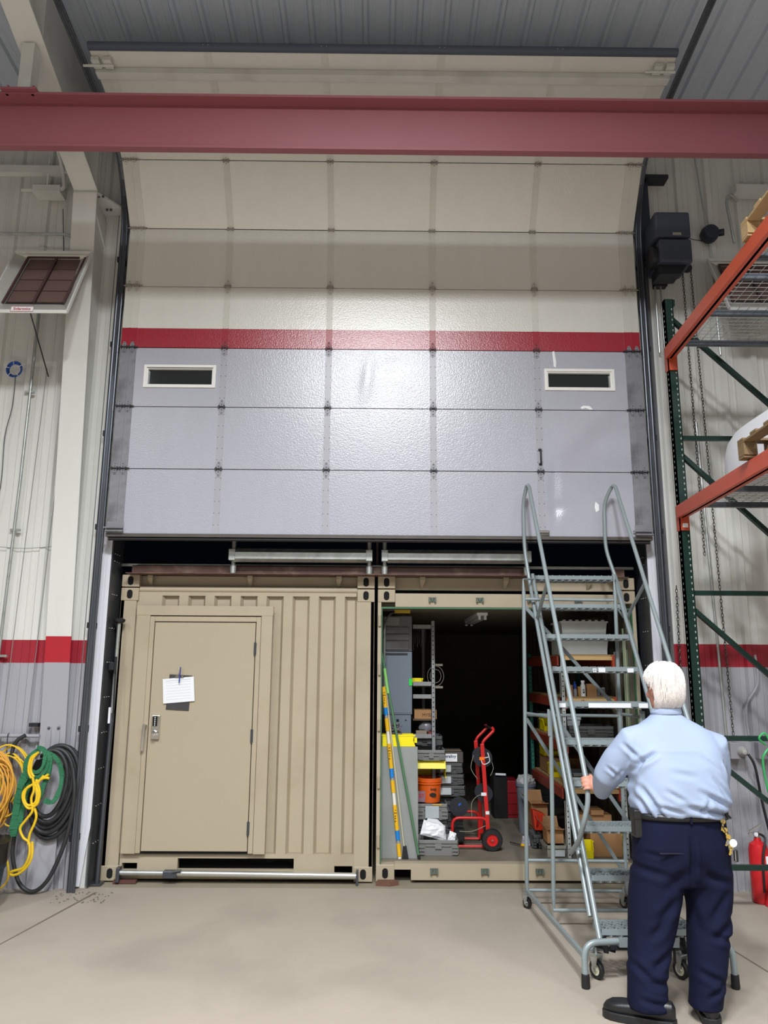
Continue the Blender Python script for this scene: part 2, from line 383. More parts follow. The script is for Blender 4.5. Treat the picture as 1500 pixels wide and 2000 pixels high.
for i in range(8):
    (y0,z0),(y1,z1)=J[i],J[i+1]; d=V((0,y1-y0,z1-z0)); L_=d.length; d.normalize(); nrm=V((0,-d.z,d.y))  # towards the room
    g=.004; mb=MB()
    def P(x,t,o): return V((x,y0,z0))+d*t+nrm*o
    holes=[(a,b,c-z0,e-z0) for a,b,c,e in WIN] if i==2 else []
    if i in (0,1,2) :
        # dented skin as a grid
        nx,nz=150,20; idx={}; vs=[]; fs=[]
        xs=[DX0+(DX1-DX0)*k/nx for k in range(nx+1)]; ts=[g+(L_-2*g)*k/nz for k in range(nz+1)]
        if holes:
            for h in holes:
                for e in (h[0],h[1]): xs[min(range(len(xs)),key=lambda q:abs(xs[q]-e))]=e
                for e in (h[2],h[3]): ts[min(range(len(ts)),key=lambda q:abs(ts[q]-e))]=e
        for t in ts:
            for x in xs:
                z=z0+t; o=0
                o+=dent(x,z,-.12+.12*(z-4.55),4.55,.05,.2,.008)
                o-=dent(x,z,1.62,3.4,.03,.22,.02)+dent(x,z,1.66,3.32,.05,.05,.012)
                o+=dent(x,z,1.75,3.5,.2,.16,.006)-dent(x,z,.1,4.7,.12,.07,.004)
                vs.append(P(x,t,o))
        w=len(xs)
        for a in range(len(ts)-1):
            for b in range(w-1):
                cx=(xs[b]+xs[b+1])/2; ct=(ts[a]+ts[a+1])/2
                if any(h[0]<cx<h[1] and h[2]<ct<h[3] for h in holes): continue
                fs.append((a*w+b,a*w+b+1,(a+1)*w+b+1,(a+1)*w+b))
        mb.add(vs,fs,True)
        e=.0; B=[P(x,t,-.045) for x,t in ((DX0,g),(DX1,g),(DX1,L_-g),(DX0,L_-g))]; F=[P(x,t,0) for x,t in ((DX0,g),(DX1,g),(DX1,L_-g),(DX0,L_-g))]
        mb.add(B+F,[(3,2,1,0),(0,1,5,4),(1,2,6,5),(2,3,7,6),(3,0,4,7)])
    else:
        c=P((DX0+DX1)/2,L_/2,-.022); rot=M4(((1,0,0),(0,nrm.y*-1,d.y),(0,nrm.z*-1,d.z))).to_3x3() if False else None
        B=[P(x,t,o) for o in (-.045,0) for x,t in ((DX0,g),(DX1,g),(DX1,L_-g),(DX0,L_-g))]
        mb.add(B,[(3,2,1,0),(4,5,6,7),(0,1,5,4),(1,2,6,5),(2,3,7,6),(3,0,4,7)])
    sec=mb.build('door_section',m_door,door)
    # stiles
    for sx in (-1.487,-.49,.507,1.503):
        q=[P(sx+a,t,o) for o in (0,.0035) for a,t in ((-.03,g),(.03,g),(.03,L_-g),(-.03,L_-g))]
        MB().add(q,[(3,2,1,0),(4,5,6,7),(0,1,5,4),(1,2,6,5),(2,3,7,6),(3,0,4,7)]).build('stile',m_stile,sec)
    for a,b in ((DX0,DX0+.15),(DX1-.15,DX1)):
        q=[P(u,t,o) for o in (0,.005) for u,t in ((a,g),(b,g),(b,L_-g),(a,L_-g))]
        mb=MB().add(q,[(3,2,1,0),(4,5,6,7),(0,1,5,4),(1,2,6,5),(2,3,7,6),(3,0,4,7)])
        mm=(a+b)/2; q=[P(u,t,o) for o in (.005,.009) for u,t in ((mm-.01,g),(mm+.01,g),(mm+.01,L_-g),(mm-.01,L_-g))]
        mb.add(q,[(3,2,1,0),(4,5,6,7),(0,1,5,4),(1,2,6,5),(2,3,7,6),(3,0,4,7)])
        mb.build('end_stile',m_soot if i<3 else m_stile,sec)
    sc=MB()
    for sx in (-1.487,-.49,.507,1.503):
        for t in (.09,.2,.31,.42,.53):
            for a in (-.022,.022): sc.sphere(P(sx+a,t,.0035),.004,6,4)
    sc.build('screw',m_track if i<3 else m_stile,sec,kind='stuff')
    if i==2:
        for (a,b,c,e) in WIN:
            fr=MB(); F_=.026
            fr.plate(a-F_,b+F_,c-F_,e+F_,DY-.012,DY+.004,[(a,b,c,e)])
            fr.plate(a-.004,b+.004,c-.004,e+.004,DY,DY+.046,[(a+.012,b-.012,c+.01,e-.012)])
            w_=fr.build('window_frame',m_frame,sec,bev=.002)
            MB().box(a+.004,b-.004,DY+.034,DY+.04,c+.004,e-.004).build('window_pane',m_glass,w_)
# joints: dark seams seen as gaps; bottom bar, strut, seal
MB().box(DX0+.0,DX1,DY-.012,DY+.05,3.02,3.05).build('bottom_bar',mat('bottom_bar','#55504c',.5,metal=.3,var=.3),door)
MB().tube([(DX0+.02,DY+.02,3.005),(DX1-.02,DY+.02,3.005)],.017,10).build('bottom_seal',m_black,door)
# hinges
def hinge_leaf(w=.055):
    mb=MB()
    for s_ in (1,-1):
        mb.prism([(-w/2,0,s_*.008),(w/2,0,s_*.008),(w/2,0,s_*.03),(.009,0,s_*.075),(-.009,0,s_*.075),(-w/2,0,s_*.03)][::s_],(0,-.004,0))
    return mb
def hinge_barrel(w=.055):
    mb=MB().tube([(-w*.62,-.012,0),(w*.62,-.012,0)],.0085,8)
    for x in (-w*.42,w*.42): mb.box(x-.004,x+.004,-.022,0,-.016,.016)
    for z in (.058,-.058,.026,-.026): mb.sphere((0,-.005,z),.005,8,5)
    return mb
def two(leaf,barrel,ml,mb_):
    m=MB(); m.add(leaf.v,leaf.f); n=len(m.f); m.add(barrel.v,barrel.f); me=m.mesh('hinge'); me.materials.append(ml); me.materials.append(mb_)
    for p in me.polygons:
        if p.index>=n: p.material_index=1
    return me
m_hd=mat('hinge_dark','#3b3b3f',.45,metal=.4); m_hgry=mat('hinge_painted_grey','#8f8f98',.4); m_hr=mat('hinge_painted_red','#86202d',.4); m_hrd=mat('hinge_dark_red','#4a1820',.45)
m_hwh=mat('hinge_painted_white','#bdbab2',.45); m_hwd=mat('hinge_pale_barrel','#8b8780',.45)
def red_mix(me):
    me.materials.append(m_hgry)
    for p in me.polygons:
        if p.material_index==0 and p.center.z<0: p.material_index=2
    return me
HM={'g':two(hinge_leaf(),hinge_barrel(),m_hgry,m_hd),'r':red_mix(two(hinge_leaf(),hinge_barrel(),m_hr,m_hrd)),'w':two(hinge_leaf(),hinge_barrel(),m_hwh,m_hwd)}
el=MB(); eb=MB()
for dx in (-.035,.04):
    h=hinge_leaf(.045); el.add([V((p.x+dx,p.y,p.z*.75)) for p in h.v],h.f); h=hinge_barrel(.06); eb.add([V((p.x+dx,p.y,p.z*.75)) for p in h.v],h.f)
eb.tube([(-.085,-.014,0),(.1,-.014,0)],.006,8)
EH=two(el,eb,m_soot,m_hd); EW=two(el,eb,m_hwh,m_hwd)
for i in range(1,8):
    y,z=J[i]; (ya,za),(yb,zb)=J[i-1],J[i+1]; ang=math.atan2(-(yb-ya),(zb-za))
    rot=M4.Rotation(ang,4,'X')
    for sx in (-1.487,-.49,.507,1.503):
        k='g' if i<3 else ('r' if i==3 else 'w')
        inst(HM[k],'hinge',None,door,M4.Translation((sx,y-.004*math.cos(ang),z-.004*math.sin(ang)))@rot)
    for sx,fl_ in ((DX0+.07,1),(DX1-.07,-1)):
        inst(EH if i<4 else EW,'end_hinge',None,door,M4.Translation((sx,y-.006,z-.004*math.sin(ang)))@rot@M4.Scale(fl_,4,(1,0,0)))
for sx in (DX0+.08,DX1-.08):
    mb=MB().box(sx-.075,sx+.075,DY-.014,DY-.004,3.05,3.16); mb.box(sx-.08,sx+.08,DY-.05,DY-.01,3.06,3.075); mb.tube([(sx-.1,DY-.03,3.1),(sx+.08,DY-.03,3.1)],.008,8)
    mb.build('bottom_bracket',m_soot,door,bev=.002)
hb=MB().box(1.488,1.518,DY-.012,DY-.003,3.72,3.74); hb.box(1.488,1.518,DY-.012,DY-.003,3.86,3.88); hb.tube(rnd([(1.503,DY-.01,3.73),(1.503,DY-.04,3.74),(1.503,DY-.04,3.86),(1.503,DY-.01,3.87)],.02),.008,8)
hb.build('pull_handle',m_black,door)
ph=MB().box(1.45,1.56,DY-.02,DY-.003,3.06,3.1); ph.tube([(1.46,DY-.03,3.09),(1.55,DY-.03,3.09)],.012,8); ph.build('step_plate',m_chrome,door)
# bare patches where paint is scraped off
m_scr=mat('bare_primer','#ececee',.4)
for pts in ([(1.655,4.85),(1.675,4.86),(1.69,4.75),(1.685,4.69),(1.665,4.7)],[(1.9,4.29),(1.93,4.31),(1.99,4.305),(2.02,4.275),(1.99,4.27),(1.95,4.288),(1.92,4.275)],[(2.0,3.38),(2.03,3.35),(2.03,3.3),(2.0,3.28),(1.99,3.33)]):
    MB().prism([(a,DY-.0005,b) for a,b in pts],(0,-.0012,0)).build('paint_scrape',m_scr,door)
st=MB(); y0,z0=5.6,6.99; st.box(DX0,DX1,5.73,5.81,6.895,6.95); st.build('stiffening_strut',m_white,door,bev=.004)
MB().tube([(DX0,5.55,6.995),(DX1,5.55,6.995)],.035,10).build('top_seal',mat('blue_grey_rubber','#4a5260',.6),door)
for sx in (DX0+.08,DX1-.08):
    mb=MB()
    for k in (-.05,.05): mb.box(sx+k-.035,sx+k+.035,5.62,5.72,6.92,6.96)
    mb.tube([(sx-.16,5.67,6.91),(sx+.1,5.67,6.91)],.012,8); mb.build('top_roller_bracket',m_white,door,bev=.003)
# door tracks and spring-line shaft
for s_,xt in ((-1,DX0-.075),(1,DX1+.075)):
    path=[(6.93,.0),(6.93,5.95)]+[(6.93-.55*(1-math.cos(a)),5.95+.9*math.sin(a)) for a in [k*PI/16 for k in range(1,8)]]+[(6.2,6.86),(4.2,7.1),(.5,7.35)]
    t=MB(); P3=[V((xt,y,z)) for y,z in path]
    for o in (-.022,.022): t.tube([p+V((o,0,0)) for p in P3],.011,8)
    for a,b in zip(P3,P3[1:]): t.bar(a,b,.05,.006,up=(0,1,0) if a.z<6 else (0,0,1))
    tk=t.build('door_track',m_track,label='steel roller track at the %s of the big overhead door'%('left' if s_<0 else 'right'),cat='track',group='door tracks')
    for z in [.4+.9*k for k in range(7)]: MB().box(min(xt,xt+s_*.06),max(xt,xt+s_*.06),6.945,7.043,z,z+.05).build('track_bracket',m_dark,tk)
    mb=MB().box(xt+s_*.03-.03,xt+s_*.03+.03,6.985,6.999,0,6.2); mb.build('track_angle',m_dark,tk)
    hg=MB(); hg.bar((xt,1.2,7.3),(xt,1.2,roof_z(1.2)-.04),.04,.02,up=(0,1,0)); hg.bar((xt,4.3,7.09),(xt,4.3,roof_z(4.3)-.04),.04,.02,up=(0,1,0)); hg.build('track_hanger',m_track,tk)
sh=MB().tube([(-2.9,6.97,7.25),(2.95,6.97,7.25)],.016,12)
shaft=sh.build('lift_shaft',m_track,label='steel torsion shaft across the wall above the overhead door',cat='shaft')
for xx in (-2.62,0,2.64):
    MB().box(xx-.02,xx+.02,6.93,7.058,7.18,7.32).build('bearing_plate',m_dark,shaft)
for xx in (-2.5,2.52):
    MB().lathe((xx,6.97,7.25),[(.016,-.04),(.09,-.035),(.08,-.02),(.08,.02),(.09,.035),(.016,.04)],20,axis=(1,0,0)).build('cable_drum',m_galv,shaft)
# ---------------- frame steel
cl=MB()
def IB(mb,path,x0,x1,dep): pass
zz=[0,1.2,6.33]; yf=[7.0,7.0,6.62]
col=thing('building_column',(-2.85,7.03,0),'white tapered steel column with red stripe left of the overhead door','column')
f=MB(); q=[]
for z,y in zip(zz,yf): q+=[(-2.965,y,z),(-2.74,y,z),(-2.74,y+.014,z),(-2.965,y+.014,z)]
f.add(q,[(k*4+j,k*4+(j+1)%4,k*4+4+(j+1)%4,k*4+4+j) for k in range(2) for j in range(4)]+[(0,3,2,1),(8,9,10,11)]); f.build('front_flange',m_col,col)
f=MB(); q=[]
for z,y in zip(zz,yf): q+=[(-2.80,y+.014,z),(-2.79,y+.014,z),(-2.79,7.035,z),(-2.80,7.035,z)]
f.add(q,[(k*4+j,k*4+(j+1)%4,k*4+4+(j+1)%4,k*4+4+j) for k in range(2) for j in range(4)]+[(0,3,2,1),(8,9,10,11)]); f.build('web',m_white,col)
MB().prism([(-2.74,6.62,6.33),(-2.965,6.62,6.33),(-2.965,7.035,6.36),(-2.60,7.035,6.36),(-2.60,6.9,6.36)],(0,0,.02)).build('cap_plate',m_white,col)
mb=MB()
for dx in (-.1,-.05,.05,.09):
    for yy in (6.68,6.9): mb.sphere((-2.79+dx,yy,6.335),.013,8,5)
mb.build('bolt',m_track,col,kind='stuff')
MB().prism([(-2.79,6.63,6.28),(-2.79,7.03,6.28),(-2.79,7.03,6.0)],(.012,0,0)).build('gusset',m_white,col)
rt=thing('roof_rafter',(-2.85,6.6,6.4),'white sloping steel rafter rising from the column towards the roof','rafter')
a=(6.64,6.36); b=(-.5,8.0)
def rz(y): return a[1]+(a[0]-y)*.345 if y>4.4 else a[1]+(a[0]-4.4)*.345+(4.4-y)*.1
def strip(mb,x0,x1,ys,off0,off1):
    q=[]
    for y in ys: q+=[(x0,y,rz(y)+off0),(x1,y,rz(y)+off0),(x1,y,rz(y)+off1),(x0,y,rz(y)+off1)]
    n=len(ys); mb.add(q,[(k*4+j,k*4+(j+1)%4,k*4+4+(j+1)%4,k*4+4+j) for k in range(n-1) for j in range(4)]+[(0,3,2,1),(4*n-4,4*n-3,4*n-2,4*n-1)])
mb=MB(); strip(mb,-2.965,-2.74,[6.64,4.4,-8],0,.014); mb.build('bottom_flange',m_white,rt)
mb=MB(); q=[]
for y in (6.64,4.4,-8): q+=[(-2.857,y,rz(y)+.014),(-2.848,y,rz(y)+.014),(-2.848,y,roof_z(y)-.06),(-2.857,y,roof_z(y)-.06)]
mb.add(q,[(k*4+j,k*4+(j+1)%4,k*4+4+(j+1)%4,k*4+4+j) for k in range(2) for j in range(4)]+[(0,3,2,1),(8,9,10,11)]); mb.build('web',m_white,rt)
for q in ((-2.96,-2.86,6.60,6.61,6.4,7.35),(-2.847,-2.745,6.60,6.61,6.4,7.35),(-2.847,-2.745,5.3,5.31,6.86,7.4)): MB().box(*q).build('stiffener',m_white,rt)
# eave strut & knee brace + sprinkler pipes at upper left
MB().box(-4.6,-2.97,6.86,6.93,6.72,6.8).build('wall_girt',m_white,label='short white steel girt on the wall at upper left',cat='girt')
p=MB(); p.tube(rnd([(-3.1,6.2,7.5),(-3.06,6.85,6.75),(-2.99,6.92,6.44),(-2.9,6.92,6.42)],.06),.024,8)
p.tube(rnd([(-3.25,6.2,7.5),(-3.2,6.88,6.72),(-3.18,6.9,6.56),(-3.62,6.92,6.56)],.05),.02,8); p.build('pipe_run',m_white,label='white painted pipes bending down the wall beside the column',cat='pipe')
p=MB(); p.box(-3.5,-3.22,6.88,7.035,6.52,6.6); p.tube([(-3.36,6.9,6.6),(-3.36,6.9,6.9)],.012,8); p.build('junction_fitting',m_white,label='white junction fitting on the upper left wall above the heater',cat='fitting',bev=.005)
# crane beam
cb=thing('crane_beam',(0,5.36,5.85),'long red steel I-beam running across above the overhead door','beam')
m_redb=mat('hazed_red_beam','#8d5058',.45,var=.06,scale=2)  # dark red shifted to dusty pink, putting lens haze into the colour
MB().box(-9,9,5.34,5.405,5.88,5.90).build('bottom_flange',m_redb,cb)
MB().box(-9,9,5.25,5.47,6.27,6.292).build('top_flange',m_redb,cb)
MB().box(-9,9,5.355,5.385,5.90,6.27).build('web',m_redb,cb)
mb=MB(); mb.box(-2.99,-2.71,5.22,5.50,6.292,6.31); pass
for x in (-2.95,-2.75):
    for y in (5.26,5.46): mb.tube([(x,y,6.27),(x,y,6.35)],.012,6)
mb.build('hanger_clamp',m_redb,cb)
MB().box(-2.90,-2.80,5.3,5.42,6.31,rz(5.42)+.005).build('hanger_post',m_white,cb)
# ================= SHIPPING CONTAINERS =================
CY=7.26
def oval(mb,cx,cz,y,w=.052,h=.085):
    pts=[]; r=w/2
    for k in range(9): a=PI*k/8; pts.append((cx+r*math.cos(a),y,cz+h/2-r+r*math.sin(a)))
    for k in range(9): a=PI+PI*k/8; pts.append((cx+r*math.cos(a),y,cz-h/2+r+r*math.sin(a)))
    mb.prism(pts,(0,.02,0))
def casting(x0,z0,parent,h=.12,w=.165,name='corner_casting',m=None,y=CY):
    o=MB().box(x0,x0+w,y-.006,y+.17,z0,z0+h).build(name,m or m_tan,parent,bev=.006)
    mb=MB(); oval(mb,x0+w*.5,z0+h*.5,y-.0075); mb.build('lifting_hole',m_hole,o); return o
c1=thing('shipping_container',(-1.23,8.5,.0),'left tan container with corrugated front, steel door and clipboard','container')
X0,X1=-2.432,-.032
mb=MB().box(X0,X0+.15,CY,CY+.05,.13,2.49); mb.box(X0,X0+.04,CY,CY+6,.13,2.49)
mb.build('corner_post',m_tan,c1,bev=.006)
mb=MB().box(X1-.17,X1,CY,CY+.05,.13,2.49); mb.box(X1-.04,X1,CY,CY+6,.13,2.49); mb.build('corner_post',m_tan,c1,bev=.006)
for x in (X0,X1-.165):
    casting(x,2.475,c1); casting(x,.012,c1,.125)
MB().tube([(X0+.165,CY+.045,2.585),(X1-.165,CY+.045,2.585)],.03,10).build('top_rail',m_tan,c1)
MB().box(X0+.165,X1-.165,CY+.07,CY+.12,2.545,2.6).build('header_beam',m_tan,c1,bev=.004)
bs=MB().plate(X0+.16,X1-.16,.03,.235,CY+.005,CY+.06,[(-2.25,-2.115,.1,.16),(-1.76,-.73,.105,.2),(-.37,-.21,.07,.14)]); bs.build('bottom_sill',m_tan,c1)
MB().box(X0+.16,X1-.16,CY+.15,CY+.16,.03,.22).build('sill_pocket_back',m_hole,c1)
# corrugated front sheet
mb=MB(); P=[(X0+.15,0)]; per=.2475
for k in range(9):
    a=-2.036-per+k*per; b=a+.138
    if a<X0+.15: continue
    if b>X1-.17: b=X1-.175
    P+=[(a-.012,0),(a+.012,.045),(b-.012,.045),(b+.012,0)]
P.append((X1-.17,0)); P=[p for p in P if p[0]<=X1-.17+1e-6]
n=len(P); yb=CY+.02
zt=2.525
mb.add([(x,yb+d,.235) for x,d in P]+[(x,yb+d,zt) for x,d in P],[(i,i+1,n+i+1,n+i) for i in range(n-1)])
mb.add([(x,yb,zt) for x,d in P]+[(x,yb+.05,zt) for x,d in P],[(i,i+1,n+i+1,n+i) for i in range(n-1)])
mb.box(X0+.15,X1-.17,yb,yb+.02,zt,2.56)
mb.build('corrugated_sheet',m_tan,c1)
MB().box(X0+.04,X1-.04,CY+.12,CY+6,2.42,2.55).build('roof_sheet',m_tan,c1); MB().box(X0+.05,X1-.05,CY+5.9,CY+6,.1,2.5).build('rear_sheet',m_tan,c1)
# steel door and frame
fr=MB()
fx0,fx1=-2.255,-.985
fr.box(fx0,-2.13,CY-.045,CY-.005,.245,2.34); fr.box(-1.09,fx1,CY-.045,CY-.005,.245,2.34); fr.box(fx0-.005,fx1+.005,CY-.048,CY-.005,2.335,2.425)
fr.build('door_surround',m_tan,c1,bev=.003)
fr=MB(); fr.box(-2.128,-2.085,CY-.05,CY+.01,.25,2.325); fr.box(-1.135,-1.092,CY-.05,CY+.01,.25,2.325); fr.box(-2.085,-1.135,CY-.05,CY+.01,2.278,2.325)
fr.build('door_frame',m_tan,c1,bev=.004)
MB().box(-2.085,-1.135,CY-.03,CY+.01,.245,.262).build('door_sill',m_hole,c1)
dr=MB().box(-2.078,-1.142,CY-.046,CY-.006,.268,2.27).build('door',m_tand,c1,bev=.002)
MB().box(-2.085,-1.135,CY-.004,CY+.012,.25,2.28).build('door_gap',m_hole,c1)
for z in (2.03,1.25,.46):
    h=MB().tube([(-1.138,CY-.058,z-.06),(-1.138,CY-.058,z+.06)],.009,8); h.box(-1.15,-1.126,CY-.052,CY-.047,z-.055,z+.055); h.build('door_hinge',m_track,dr)
lk=MB().box(-2.045,-1.975,CY-.075,CY-.046,1.22,1.43).build('keypad_lock',m_chrome,dr,bev=.004)
kb=MB().box(-2.035,-1.995,CY-.08,CY-.074,1.335,1.42).build('keypad',m_hole,lk)
mb=MB()
for k in range(5): mb.tube([(-2.015,CY-.082,1.345+.016*k),(-2.015,CY-.078,1.345+.016*k)],.005,8)
mb.build('key_button',m_paper,lk)
MB().lathe((-2.01,CY-.075,1.275),[(.024,0),(.024,-.02),(.015,-.024),(.015,-.045),(.02,-.05),(.02,-.062),(.0,-.064)],20,axis=(0,-1,0)) if False else None
mb=MB(); mb.lathe((-2.008,CY-.075,1.275),[(.026,0),(.026,.012),(.014,.016),(.014,.035),(.02,.04),(.02,.055),(.0,.058)],20,axis=(0,-1,0)); mb.box(-2.012,-2.004,CY-.145,CY-.13,1.265,1.285); mb.build('lock_knob',m_chrome,lk)
h=MB().bar((-2.108,CY-.085,1.33),(-2.115,CY-.085,1.12),.026,.012,up=(0,1,0)); h.tube([(-2.108,CY-.05,1.335),(-2.108,CY-.095,1.335)],.018,12); h.build('pull_bar',m_chrome,dr,bev=.002)
# clipboard on the door
cbx=thing('clipboard',(-1.83,CY-.05,1.45),'dark clipboard with white papers and a pen hanging on the tan steel door','clipboard')
def rotY(a,c): return M4.Translation(c)@M4.Rotation(a,4,'Y')@M4.Translation(-V(c))
def rbox(x0,x1,y0,y1,z0,z1,a,c):
    mb=MB().box(x0,x1,y0,y1,z0,z1); T=rotY(math.radians(a),V(c)); mb.v=[T@p for p in mb.v]; return mb
rbox(-1.925,-1.715,CY-.054,CY-.048,1.475,1.79,3,(-1.82,0,1.6)).build('board',mat('clipboard_board','#3b3a3c',.6),cbx,bev=.002)
rbox(-1.965,-1.68,CY-.062,CY-.055,1.545,1.765,-5,(-1.82,0,1.66)).build('paper_sheet',m_paper,cbx)
ln=MB()
for k in range(7):
    q=rbox(-1.935,-1.71,CY-.0628,CY-.062,1.575+.025*k,1.577+.025*k,-5,(-1.82,0,1.66)); ln.add(q.v,q.f)
q=rbox(-1.935,-1.71,CY-.0629,CY-.062,1.742,1.746,-5,(-1.82,0,1.66)); ln.add(q.v,q.f)
ln.build('ruled_line',mat('faint_ink','#b8bcc4',.7),cbx,kind='stuff')
mb=MB().box(-1.86,-1.78,CY-.07,CY-.058,1.765,1.785); mb.tube(rnd([(-1.85,CY-.075,1.77),(-1.82,CY-.078,1.81),(-1.79,CY-.075,1.77)],.02),.003,6); mb.build('clip',m_chrome,cbx)
MB().tube([(-1.815,CY-.082,1.72),(-1.812,CY-.078,1.86)],.0055,8).build('pen',mat('blue_pen','#2c3a8c',.4),cbx)
# right container, open
c2=thing('shipping_container',(1.22,9.5,.0),'right tan container standing open with shelving and totes inside','container')
X2,X3=-.002,2.445; FZ=.17
m_int=mat('container_interior_paint','#6f6a5c',.7,var=.15,scale=3)
m_ply=mat('worn_plywood_floor','#7a7366',.7,var=.2,scale=4,bump=.15,dirt='#4c463c',dscale=2,damt=.6)
m_gasket=mat('green_chipped_paint','#3c6a4c',.6,var=.2)
for x in (X2,X3-.165): casting(x,2.475,c2); casting(x,.012,c2,.145)
MB().box(X2,X2+.035,CY,CY+.09,.15,2.48).build('corner_post',m_tan,c2,bev=.004); MB().box(X3-.035,X3,CY,CY+.09,.15,2.48).build('corner_post',m_tan,c2,bev=.004)
MB().box(X2+.165,X3-.165,CY,CY+.09,2.43,2.56).build('header_beam',m_tan,c2,bev=.006)
mb=MB().box(X2+.035,X3-.035,CY+.004,CY+.03,2.415,2.432); mb.box(X2+.036,X2+.045,CY-.002,CY+.04,.16,2.42); mb.box(X3-.046,X3-.036,CY-.002,CY+.04,.16,2.42); mb.build('door_seal_edge',m_gasket,c2)
for z in (.35,.85,1.35,1.85,2.3):
    MB().tube([(X2+.02,CY-.012,z-.05),(X2+.02,CY-.012,z+.05)],.014,8).build('hinge_lug',m_tan,c2)
mb=MB().plate(X2+.165,X3-.165,.028,.165,CY,CY+.09,[(.16,.31,0,.115)]); mb.build('bottom_sill',m_tan,c2)
MB().box(X2+.165,X3-.165,CY+.2,CY+.21,0.02,.14).build('sill_pocket_back',m_hole,c2)
for z,s_ in ((2.5,1),(.105,-1)):
    for x in (.515,.965,1.45,1.9):
        k=MB().box(x-.035,x-.018,CY-.03,CY,z-.022,z+.022); k.box(x+.018,x+.035,CY-.03,CY,z-.022,z+.022); k.box(x-.018,x+.018,CY-.008,CY,z-.022,z+.022); k.prism([(x-.018,CY-.02,z+.02*s_),(x+.018,CY-.02,z+.02*s_),(x,CY-.02,z-.022*s_)],(0,.015,0))
        k.build('cam_keeper',mat('worn_green_grey','#5d665b',.6,var=.3),c2)
MB().box(X2+.02,X3-.02,CY+.09,CY+6,.1,FZ).build('inner_floor',m_ply,c2)
def corr_wall(x,s_):
    mb=MB(); y=CY+.09; P=[]
    while y<CY+5.9: P+=[(y,0),(y+.07,0),(y+.12,.036),(y+.19,.036),(y+.24,0)]; y+=.28
    n=len(P); mb.add([(x+s_*d,y,FZ) for y,d in P]+[(x+s_*d,y,2.43) for y,d in P],[(i,i+1,n+i+1,n+i) for i in range(n-1)]); return mb
corr_wall(X2+.005,1).build('side_sheet',m_int,c2); corr_wall(X3-.005,-1).build('side_sheet',m_int,c2)
MB().box(X2,X3,CY+5.95,CY+6,.1,2.5).build('rear_sheet',m_int,c2); MB().box(X2,X3,CY+.09,CY+6,2.43,2.47).build('roof_sheet',m_int,c2)
# beam lying over both containers: stacked frame castings, brown channel, galvanised rails
pl=thing('stacked_frame',(0,7.5,2.6),'tan flat frame stacked on top of the two containers','frame')
for x in (X0,X1-.165,X2,X3-.165): casting(x,2.605,pl,.115)
MB().box(X0+.165,X1-.165,CY+.1,CY+.16,2.60,2.72).build('frame_beam',m_tan,pl); MB().box(X2+.165,X3-.165,CY+.1,CY+.16,2.60,2.72).build('frame_beam',m_tan,pl)
mb=MB()
for x in (-2.2,-1.25,-.4,.4,1.2,2.0): mb.prism([(x,CY+.02,2.72),(x+.05,CY+.02,2.72),(x+.03,CY+.1,2.64),(x+.01,CY+.1,2.64)],(0,0,-.03))
mb.build('bracket',m_tan,pl)
m_brown=mat('brown_primer_steel','#553830',.55,var=.15,dirt='#a88f7c',dscale=7,damt=.3)
bc=MB()
bc.box(-2.33,1.44,CY-.05,CY-.042,2.725,2.805); bc.box(-2.36,1.46,CY-.14,CY+.05,2.718,2.725); bc.box(-2.33,1.44,CY-.05,CY+.05,2.8,2.806)
bc.build('steel_channel',m_brown,label='long brown primed steel channel lying above both containers',cat='channel')
bc=MB().box(2.22,2.34,CY-.05,CY-.042,2.725,2.79); bc.box(2.2,2.38,CY-.05,CY+.05,2.718,2.725); bc.build('steel_channel',m_brown,label='short end of brown steel channel above the right container corner',cat='channel')
MB().box(-2.47,2.47,CY+.07,CY+.1,2.81,2.835).build('steel_strip',m_galv,label='thin galvanised strip running behind the brown channel',cat='strip')
for xa,xb,lb,pp in ((-1.35,-.1,'left galvanised guard rail above the containers',(-1.365,-.085)),(.086,1.385,'right galvanised guard rail above the containers',(.06,1.40))):
    g=thing('guard_rail',((xa+xb)/2,CY,2.72),lb,'rail',group=None)
    GY=CY-.2; mb=MB().box(xa,xb,GY+.0,GY+.012,2.855,2.915); mb.prism([(xa,GY+.0,2.915),(xa,GY+.05,2.957),(xa,GY+.062,2.952),(xa,GY+.012,2.91)],(xb-xa,0,0)); mb.prism([(xa,GY,2.855),(xa,GY+.05,2.828),(xa,GY+.06,2.836),(xa,GY+.012,2.861)],(xb-xa,0,0)); mb.build('rail_profile',m_galv,g)
    for xp in pp:
        p=MB().tube([(xp,CY-.105,2.735),(xp,CY-.105,3.3)],.02,12); p.tube([(xp,CY-.105,2.727),(xp,CY-.105,2.80)],.03,12); p.build('post',m_galv,g)
        k=MB().box(xp-.03,xp+.03,GY-.004,CY-.12,2.84,2.945); k.build('clamp_plate',m_galv,g,bev=.003)
MB().box(-.02,-.0,CY+.12,CY+.16,2.73,3.6).build('upright_angle',m_brown,label='thin dark upright between the two guard rails',cat='upright')
